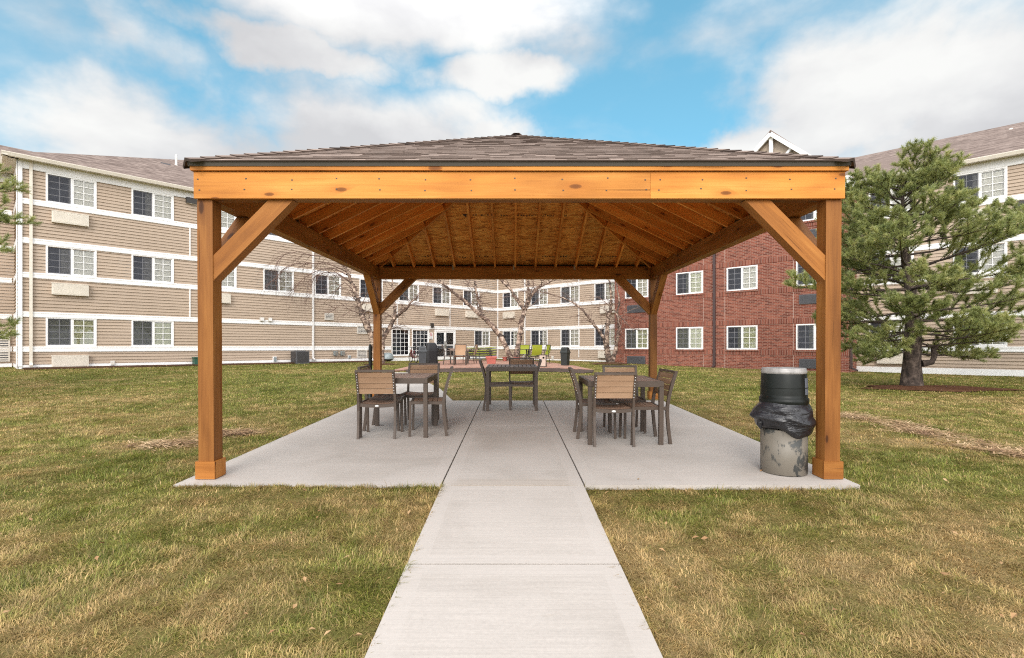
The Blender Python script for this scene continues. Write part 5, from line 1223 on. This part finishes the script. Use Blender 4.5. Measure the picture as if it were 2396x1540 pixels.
# ---------------------------------------------------------------- things on the patio
M['black']=plain('black_cover',(.012,.012,.014,1),.6,0,.2,5,.3); M['binblack']=plain('dark_grey_plastic',(.030,.034,.040,1),.55,0,.2,5); M['bingreen']=plain('black_green_plastic',(.016,.020,.019,1),.5,0,.2,5)
M['lime']=plain('lime_sling',(.25,.28,.014,1),.7,0,.12,6); M['darkfr']=plain('dark_frame',(.030,.024,.020,1),.45); M['terra']=plain('terracotta',(.37,.10,.075,1),.75,0,.18,6)
M['ply']=plain('pale_plywood',(.46,.36,.30,1),.7,0,.14,5); M['tansling']=plain('tan_sling',(.34,.205,.12,1),.75,0,.10,7); M['biker']=plain('maroon_paint',(.12,.012,.02,1),.35); M['tyre']=plain('tyre_rubber',(.015,.015,.015,1),.8)
def pz(p,lift=.047): return V3((p.x,p.y,gz(p.x,p.y)+lift))
def waste_bin(name,px,py,wpx,hpx,mat,label,rz=.2):
    g=gr(px,py); s=g.y/F_PX; w=wpx*s/1.08; h_=hpx*s; r=empty(name,pz(g),rz,label,'waste bin')
    def ring(mb,a,b,z0,z1,m=0): 
        A=[V3((x*a/2,y*a/2,z0)) for x,y in ((-1,-1),(1,-1),(1,1),(-1,1))]; B=[V3((x*b/2,y*b/2,z1)) for x,y in ((-1,-1),(1,-1),(1,1),(-1,1))]
        for k in range(4): mb.face([A[k],A[(k+1)%4],B[(k+1)%4],B[k]],None,m)
        return A,B
    mb=MB(); A,_=ring(mb,w*.80,w*.93,0,h_*.68); mb.face(list(reversed(A))); _,B=ring(mb,w*.93,w*.95,h_*.68,h_*.70); mb.build('body',mat,r,bevel=.03)
    mb=MB(); A,_=ring(mb,w*1.05,w*1.05,h_*.68,h_*.74); mb.face(list(reversed(A))); _,B=ring(mb,w*1.0,w*.76,h_*.742,h_*.97); ring(mb,w*1.05,w*1.0,h_*.74,h_*.742); mb.face(B); _,C=ring(mb,w*.76,w*.5,h_*.97,h_); mb.face(C); ld=mb.build('lid',mat,r,bevel=.012)
    mb=MB(); mb.box((0,-w*.448,h_*.85),(w*.5,.02,h_*.12)); o=mb.build('flap',mat,ld); o.rotation_euler=(-.0,0,0)
waste_bin('waste_bin',988,856,21,43,M['binblack'],'dark grey square waste bin with hooded lid in front of the covered grill')
waste_bin('waste_bin',1322,857.5,19.5,42.5,M['bingreen'],'black-green waste bin with hooded lid standing alone on the right of the patio',-.55)
# covered grill
g=gr(1009,853); GRL=empty('covered_grill',pz(g),.62,'barbecue grill under a black cover between the waste bin and the glass doors','grill')
s=g.y/F_PX; w,d,hh=28*s,16*s,49*s; mb=MB()
rings=[(1.0,.02),(1.0,.35*hh),(1.04,.60*hh),(1.0,.66*hh),(.98,.72*hh),(.92,.85*hh),(.74,.955*hh),(.50,1.0*hh)]
prev=None; rg=random.Random(2)
for i,(f,z) in enumerate(rings):
    n=28; P=[]
    for k in range(n):
        a=2*math.pi*k/n; c,sn=math.cos(a),math.sin(a); q=.42; x=math.copysign(abs(c)**q,c)*w/2*f; y=math.copysign(abs(sn)**q,sn)*d/2*(f if i<5 else f*.9); ws=.012*math.sin(9*a+i)*(i<4)
        P.append(V3((x*(1+ws),y*(1+ws)-(0.0),z)))
    if prev: [mb.face([prev[k],prev[(k+1)%n],P[(k+1)%n],P[k]],None,0,True) for k in range(n)]
    prev=P
mb.face(prev); mb.build('cover',M['black'],GRL)
for sx in (-1,1):
    mb=MB(); mb.lathe([(.02,-.02),(.075,-.02),(.075,.02),(.02,.02)],16); o=mb.build('wheel',M['tyre'],GRL,loc=(sx*w*.40,-d*.42,.075)); o.rotation_euler=(0,math.pi/2,0)
# bicycle seen from the front
g=gr(967,849); BK=empty('bicycle',pz(g,.01),-1.02,'small maroon bicycle parked against the tall windows left of the waste bin','bicycle')
def ringtube(mb,R,r,c,n=22): mb.tube([c+V3((R*math.cos(2*math.pi*k/n),0,R*math.sin(2*math.pi*k/n))) for k in range(n+1)],r,6,0,False)
k_=.86
for x in (-.47*k_,.47*k_):
    mb=MB(); ringtube(mb,.30*k_,.026,V3((x,0,.32*k_))); wh=mb.build('wheel',M['tyre'],BK); mb=MB()
    for j in range(10): a=j*.628; mb.tube([V3((x,0,.32*k_)),V3((x+.29*k_*math.cos(a),0,.32*k_+.29*k_*math.sin(a)))],.004,4)
    ringtube(mb,.275*k_,.010,V3((x,0,.32*k_))); mb.build('rim',M['steel'],wh)
q=lambda x,z,y=0: V3((x*k_,y,z*k_))
mb=MB()
for a,b in ((q(-.36,.80),q(-.05,.30)),(q(-.05,.30),q(.16,.78)),(q(-.34,.72),q(.14,.70)),(q(.47,.32),q(-.05,.30)),(q(.47,.32,.04),q(.14,.70)),(q(-.36,.84),q(-.47,.32,.045)),(q(-.36,.84),q(-.47,.32,-.045))): mb.tube([a,b],.020,8)
mb.build('frame',M['biker'],BK)
mb=MB(); mb.tube([q(-.36,.80),q(-.34,.93)],.016,8); mb.tube([q(-.40,.99,-.30),q(-.30,.97,-.16),q(-.34,.94,0),q(-.30,.97,.16),q(-.40,.99,.30)],.016,8); mb.build('handlebar',M['dark'],BK)
mb=MB(); mb.box(q(.18,.86),(.24,.13,.05)); mb.tube([q(.16,.78),q(.18,.86)],.014,8); mb.build('saddle',M['dark'],BK,bevel=.02)
# brown dining set: table and three sling chairs
def sling_chair(name,label,sling,frame,group):
    r=empty(name,(0,0,0),0,label,'chair',group); W=.27; mb=MB()
    for sx in (-1,1):
        x=sx*W; lg=MB(); lg.tube([V3((x,.27,0)),V3((x,.25,.40)),V3((x,.22,.62)),V3((x,.02,.645)),V3((x,-.22,.62))],.018,8); lg.build('leg',frame,r)
        lg=MB(); lg.tube([V3((x,-.30,0)),V3((x,-.235,.40)),V3((x,-.24,.62)),V3((x*.96,-.36,.93))],.018,8); lg.build('leg',frame,r); mb.tube([V3((x*.94,.24,.415)),V3((x*.94,-.235,.39))],.016,8)
    mb.tube([V3((-W*.96,-.36,.93)),V3((W*.96,-.36,.93))],.016,8); mb.tube([V3((-W,.245,.41)),V3((W,.245,.41))],.016,8); mb.tube([V3((-W,-.235,.39)),V3((W,-.235,.39))],.016,8); mb.build('frame',frame,r)
    b=MB(); n=8; w_=W*.92
    for i in range(n):
        f0,f1=i/n,(i+1)/n; g_=lambda f: (-.245-.115*f+.035*math.sin(math.pi*f)*-1,.44+.475*f)
        (y0,z0),(y1,z1)=g_(f0),g_(f1); b.face([(-w_,y0,z0),(w_,y0,z0),(w_,y1,z1),(-w_,y1,z1)],None,0,True); b.face([(-w_,y0-.012,z0),(-w_,y1-.012,z1),(w_,y1-.012,z1),(w_,y0-.012,z0)],None,0,True)
    b.build('backrest',sling,r); b=MB()
    for i in range(n):
        f0,f1=i/n,(i+1)/n; g_=lambda f: (-.23+.47*f,.41+.01*f-.045*math.sin(math.pi*f)); (y0,z0),(y1,z1)=g_(f0),g_(f1)
        b.face([(-w_,y0,z0),(w_,y0,z0),(w_,y1,z1),(-w_,y1,z1)],None,0,True); b.face([(-w_,y0,z0-.014),(-w_,y1,z1-.014),(w_,y1,z1-.014),(w_,y0,z0-.014)],None,0,True)
    b.build('seat',sling,r); return r
GT='tan sling chairs on the patio'
g0=gr(1076,856.5)
tc=sling_chair('sling_chair','tan sling chair on the patio, its back square to us',M['tansling'],M['fr'],GT); tc.location=pz(g0); tc.rotation_euler=(0,0,math.pi+.03)
c2=copy_tree(tc); g=gr(1052,855.2); c2.location=pz(g); c2.rotation_euler=(0,0,-math.pi/2+.15); c2['label']='tan sling chair on the patio seen side-on, nearest the covered grill'
c3=copy_tree(tc); g=gr(1098,852.5); c3.location=pz(g); c3.rotation_euler=(0,0,math.pi/2+.3); c3['label']='tan sling chair on the patio turned to the left, beside the stacked loungers'
g=gr(1074,853.0); T2=empty('dining_table',pz(g),.12,'brown dining table on the patio among the tan sling chairs','table')
for sx in (-1,1):
    for sy in (-1,1): mb=MB(); mb.box((sx*.42,sy*.36,.35),(.06,.06,.70)); mb.build('leg',M['fr'],T2)
mb=MB()
for k in range(9): mb.box((-.48+.12*k,0,.725),(.11,.86,.03))
mb.box((0,-.40,.67),(.9,.04,.07)); mb.box((0,.40,.67),(.9,.04,.07)); mb.build('tabletop',M['top'],T2)
# stacked lime loungers
def lounger(label):
    r=empty('lounger',(0,0,0),0,label,'lounger','stacked lime loungers'); L,W=1.75,.32; mb=MB()
    for sy in (-1,1):
        mb.tube([V3((-L/2,sy*W,.30)),V3((L*.1,sy*W,.30)),V3((L/2,sy*W,.335))],.02,8); mb.tube([V3((-L/2+.15,sy*W,.12)),V3((L/2-.2,sy*W,.12))],.016,8)
        for k in range(5): x=-L/2+.25+k*.3; mb.tube([V3((x,sy*W,.12)),V3((x+.14*(1 if k%2 else -1),sy*W,.30))],.014,6)
    for x in (-L/2,L/2): mb.tube([V3((x,-W,.30 if x<0 else .335)),V3((x,W,.30 if x<0 else .335))],.02,8)
    mb.build('frame',M['darkfr'],r)
    for x in (-L*.36,L*.30):
        for sy in (-1,1): m=MB(); m.tube([V3((x,sy*W,.30)),V3((x-.08*(1 if x<0 else -1),sy*W,.0))],.02,8); m.build('leg',M['darkfr'],r)
    b=MB(); b.obox((-L/2,-W*.92,.322),(L*.6,0,-.007),(0,W*1.84,0),(0,0,.04)); b.obox((L*.1+.005,-W*.92,.315),(L*.4,0,.06),(0,W*1.84,0),(0,0,.04)); b.build('sling',M['lime'],r); return r
g=gr(1124,846.5); P=V3((g.x,g.y+.25,gz(g.x,g.y)+.047)); names=('lowest','second from the ground','third from the ground','topmost')
l0=lounger('')
for k in range(4):
    o=l0 if k==0 else copy_tree(l0); o.location=P+V3((.03*(k%2),.03*k,.135*k)); o.rotation_euler=(0,0,.07-.04*k); o['label']='lime sling lounger with dark frame, %s in the stack on the patio'%names[k]
# planters
def planter(name,px,py,wpx,hpx,label,rz=0,k=4):
    g=gr(px,py); s=g.y/F_PX; w=wpx*s; h_=hpx*s; r=empty(name,pz(g),rz,label,'planter','terracotta planters'); mb=MB(); n=4 if k==4 else 28
    prof=[(.72,0),(.84,h_*.68),(.86,h_*.70),(.97,h_*.71),(1.0,h_*.98),(.95,h_),(.86,h_*.99),(.84,h_*.86)]; prev=None
    for f,z in prof:
        if k==4: P=[V3((x*w/2*f,y*w*.30*f,z)) for x,y in ((-.93,-1),(.93,-1),(1,-.85),(1,.85),(.93,1),(-.93,1),(-1,.85),(-1,-.85))]
        else: P=[V3((w/2*f*math.cos(6.2832*j/28),w/2*f*math.sin(6.2832*j/28),z)) for j in range(28)]
        if prev: [mb.face([prev[j],prev[(j+1)%len(P)],P[(j+1)%len(P)],P[j]],None,0,k!=4) for j in range(len(P))]
        prev=P
    mb.build('pot',M['terra'],r); b=MB(); b.face(prev); b.build('soil',M['soil'],r)
planter('planter',1149,853.5,27,17.5,'terracotta trough planter on the patio in front of the stacked loungers',.03)
planter('planter',1209,847.5,20,9.5,'round terracotta pot at the foot of the middle birch, on its right',0,28); planter('planter',1181,846.5,12,9.5,'small round terracotta pot at the foot of the middle birch, on its left',0,28)
# lime dining set
GL='lime sling chairs on the patio'; g=gr(1225,850)
lc=sling_chair('sling_chair','lime sling chair facing us, just right of the middle birch stems',M['lime'],M['darkfr'],GL); lc.location=pz(V3((g.x,g.y,0))); lc.rotation_euler=(0,0,math.pi-.2)
c2=copy_tree(lc); g=gr(1249,855); c2.location=pz(g); c2.rotation_euler=(0,0,.38); c2['label']='lime sling chair turned away from us, in the middle of the lime set'
c3=copy_tree(lc); g=gr(1268,852.5); c3.location=pz(g); c3.rotation_euler=(0,0,math.pi/2+.35); c3['label']='lime sling chair seen side-on at the right, behind the bean-bag board'
g=gr(1234,851.5); RT=empty('round_table',pz(g),0,'dark round patio table among the lime sling chairs','table'); mb=MB(); mb.lathe([(0,.685),(.50,.685),(.52,.70),(.50,.715),(0,.715)],28); mb.build('tabletop',M['darkfr'],RT)
for k in range(4): a=k*1.571+.5; mb=MB(); mb.tube([V3((.08*math.cos(a),.08*math.sin(a),.68)),V3((.06*math.cos(a),.06*math.sin(a),.35)),V3((.34*math.cos(a),.34*math.sin(a),0))],.020,8); mb.build('leg',M['darkfr'],RT)
g=gr(1265.5,850); UPo=empty('umbrella_pole',pz(g),0,'thin black bare umbrella pole standing behind the lime chairs','umbrella pole'); mb=MB(); mb.lathe([(0,0),(.24,0),(.24,.04),(.06,.08),(.03,.14)],20); mb.build('base',M['darkfr'],UPo); mb=MB(); mb.tube([V3((0,0,.1)),V3((.03,0,1.12))],.026,10); mb.build('pole',M['darkfr'],UPo)
# bean-bag toss board leaning upright
g=gr(1269,861); s=g.y/F_PX; BB=empty('toss_board',pz(g,.05),-.18,'pale bean-bag toss board with a black hole standing on the patio edge','game board'); w,h_=16*s,27.5*s
mb=MB(); n=28; hc_=V3((w*.14,0,h_*.76)); R=w*.16
bx=[(-w/2,0),(w/2,0),(w/2,h_),(-w/2,h_)]
def edge(a):
    c,sn=math.cos(a),math.sin(a); t=1e9
    for d,lo,hi,o in ((c,-w/2,w/2,hc_.x),(sn,0,h_,hc_.z)):
        if abs(d)>1e-9: t=min(t,((hi if d>0 else lo)-o)/d)
    return (hc_.x+c*t,hc_.z+sn*t)
angs=sorted([2*math.pi*k/n for k in range(n)]+[math.atan2(z-hc_.z,x-hc_.x)%(2*math.pi) for x,z in bx])
for a,b in zip(angs,angs[1:]+[angs[0]+2*math.pi]):
    e0,e1=edge(a),edge(b); i0,i1=[(hc_.x+R*math.cos(t),hc_.z+R*math.sin(t)) for t in (a,b)]
    for y,f in ((-.012,0),(.006,1)):
        q=[(e0[0],y,e0[1]),(i0[0],y,i0[1]),(i1[0],y,i1[1]),(e1[0],y,e1[1])]; mb.face(q if not f else q[::-1])
    mb.face([(i0[0],-.012,i0[1]),(i0[0],.006,i0[1]),(i1[0],.006,i1[1]),(i1[0],-.012,i1[1])],None,1)
mb.build('panel',[M['ply'],M['dark']],BB); mb=MB()
for x in (-w/2,w/2): mb.box((x,.045,h_/2),(.03,.13,h_))
mb.box((0,.045,h_),(w,.13,.03)); mb.box((0,.045,.015),(w,.13,.03)); mb.build('frame',M['fr'],BB)
mb=MB(); mb.face([(-w*.2,.108,h_*.6),(w*.45,.108,h_*.6),(w*.45,.108,h_*.95),(-w*.2,.108,h_*.95)]); mb.build('back_panel',M['dark'],BB)
for sx in (-1,1): mb=MB(); mb.bar((sx*w*.42,.09,h_*.7),(sx*w*.42,.42,.0),.04,.03); mb.build('leg',M['fr'],BB)
# ---------------------------------------------------------------- sky, sun, camera
W=bpy.data.worlds.new('World'); SC.world=W; W.use_nodes=True
class WT(NT):
    def __init__(s): s.t=W.node_tree; s.t.nodes.clear()
w=WT(); tc=w.n('ShaderNodeTexCoord').outputs['Generated']; sep=w.n('ShaderNodeSeparateXYZ',{0:tc})
SUN_EL,SUN_AZ=math.radians(30),math.radians(188)          # azimuth measured from +Y towards +X
skyv=w.n('ShaderNodeVectorMath',{0:w.n('ShaderNodeVectorMath',{0:tc,1:(0,0,.34)},operation='ADD').outputs[0]},operation='NORMALIZE').outputs[0]
sky=w.n('ShaderNodeTexSky',{'Vector':skyv},sky_type='NISHITA',sun_disc=False,sun_elevation=SUN_EL,sun_rotation=SUN_AZ,air_density=1.0,dust_density=.6,ozone_density=1.6)
tint=w.mix(1.0,sky.outputs[0],(1.32,2.0,1.62,1),'MULTIPLY')
skybg=w.n('ShaderNodeBackground',{'Color':tint,'Strength':.14})
n1=w.n('ShaderNodeTexNoise',{'Vector':w.n('ShaderNodeMapping',{'Vector':tc,'Scale':(1,1,1.9)}).outputs[0],'Scale':5.2,'Detail':8.0,'Roughness':.52,'Distortion':.15})
n2=w.n('ShaderNodeTexNoise',{'Vector':w.n('ShaderNodeMapping',{'Vector':tc,'Scale':(1,1,2.6),'Location':(3,1,2)}).outputs[0],'Scale':2.2,'Detail':5.0,'Roughness':.5})
nw=w.n('ShaderNodeTexNoise',{'Vector':tc,'Scale':4.5,'Detail':6.0,'Roughness':.6}); nws=w.n('ShaderNodeSeparateColor',{0:nw.outputs['Color']})
az=w.math('ADD',w.math('ARCTAN2',sep.outputs[0],sep.outputs[1]),w.math('MULTIPLY',w.math('SUBTRACT',nws.outputs[0],.5),.34)); el=w.math('ADD',w.math('ARCSINE',sep.outputs[2]),w.math('MULTIPLY',w.math('SUBTRACT',nws.outputs[1],.5),.16))
def azel(px,py):
    a=math.atan((px-CX)/F_PX); return a,math.atan((HY-py)/F_PX*math.cos(a))
def blob(px,py,rx,ry,k=1.0):
    a,e=azel(px,py); x=w.math('MULTIPLY',w.math('SUBTRACT',az,a),F_PX/rx*1.18); y=w.math('MULTIPLY',w.math('SUBTRACT',el,e),F_PX/ry*1.15)
    d=w.math('SQRT',w.math('ADD',w.math('MULTIPLY',x,x),w.math('MULTIPLY',y,y))); return w.math('MULTIPLY',w.math('SUBTRACT',1.0,d),k)
B=[(900,-5,800,140),(680,105,330,58),(1150,180,270,70),(860,345,500,185),(480,365,420,165),(1130,360,240,95),(1960,250,345,215),(2340,240,380,225),(1750,330,150,95),(1700,70,430,90,.27),(290,112,110,62,.30),(40,60,220,130,.14),(1330,90,300,80,.33)]
f=None
for b in B:
    v=blob(*b); f=v if f is None else w.math('MAXIMUM',f,v)
back=w.math('MULTIPLY_ADD',sep.outputs[1],-1.6,.35,True)          # the half of the sky behind is broadly overcast
up=w.math('MULTIPLY_ADD',sep.outputs[2],2.2,-1.15,True)
f=w.math('MAXIMUM',f,w.math('MAXIMUM',w.math('MULTIPLY',back,.7),w.math('MULTIPLY',up,.55)))
f=w.math('ADD',f,w.math('MULTIPLY',w.math('SUBTRACT',n1.outputs['Fac'],.5),1.0))
mr=w.n('ShaderNodeMapRange',{'Value':f,'From Min':-.04,'From Max':.56,'To Min':0.0,'To Max':1.0},interpolation_type='SMOOTHSTEP')
dark=None
for b in ((620,110,420,110),(60,60,260,130),(760,330,420,90),(2330,330,260,110),(1320,120,240,60)):
    v=blob(*b); dark=v if dark is None else w.math('MAXIMUM',dark,v)
br=w.math('ADD',w.math('MULTIPLY',n2.outputs['Fac'],.42),w.math('MULTIPLY',w.math('MAXIMUM',dark,0.0),-.22))
br=w.math('ADD',br,w.math('MULTIPLY',w.math('SUBTRACT',n1.outputs['Fac'],.5),.75))
cc=w.ramp(br,[(.0,(.70,.69,.70,1)),(.12,(.79,.78,.785,1)),(.22,(.90,.89,.88,1)),(.34,(1.0,.99,.965,1))])
sky_fill=w.math('MAXIMUM',w.math('MULTIPLY_ADD',sep.outputs[1],-1.2,.1,True),w.math('MULTIPLY_ADD',sep.outputs[2],2.0,-1.0,True))  # extra cloud brightness behind and overhead, added as fill under the roof
cbg=w.n('ShaderNodeBackground',{'Color':cc,'Strength':w.math('MULTIPLY_ADD',sky_fill,1.75,.70)})
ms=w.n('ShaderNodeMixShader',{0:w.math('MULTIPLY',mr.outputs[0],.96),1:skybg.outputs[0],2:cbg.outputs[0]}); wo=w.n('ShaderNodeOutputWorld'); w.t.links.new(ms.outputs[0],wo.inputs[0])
L=bpy.data.lights.new('sun','SUN'); L.energy=1.35; L.angle=math.radians(22); L.color=(1,.95,.88); lo=bpy.data.objects.new('sun',L); COL.objects.link(lo)
dv=V3((math.sin(SUN_AZ)*math.cos(SUN_EL),math.cos(SUN_AZ)*math.cos(SUN_EL),math.sin(SUN_EL))); lo.rotation_euler=dv.to_track_quat('Z','Y').to_euler(); lo.location=dv*60
cam=bpy.data.cameras.new('camera'); co=bpy.data.objects.new('camera',cam); COL.objects.link(co); co.location=(0,0,HC); co.rotation_euler=(math.pi/2,0,0)
cam.sensor_fit='HORIZONTAL'; cam.sensor_width=36; cam.lens=F_PX/2395*36; cam.shift_y=(HY-770)/2395; cam.shift_x=0; cam.clip_start=.05; cam.clip_end=3000; SC.camera=co
SC.view_settings.view_transform='Standard'; SC.view_settings.look='None'; SC.view_settings.exposure=0.5; SC.view_settings.gamma=1.0; SC.view_settings.use_curve_mapping=False
SC.cycles.max_bounces=7; SC.cycles.transparent_max_bounces=12; SC.cycles.diffuse_bounces=4
SC.cycles.filter_width=1.15; SC.cycles.use_denoising=False
try: SC.cycles.sampling_pattern='BLUE_NOISE'
except Exception: pass
SC.cycles.sample_clamp_indirect=4
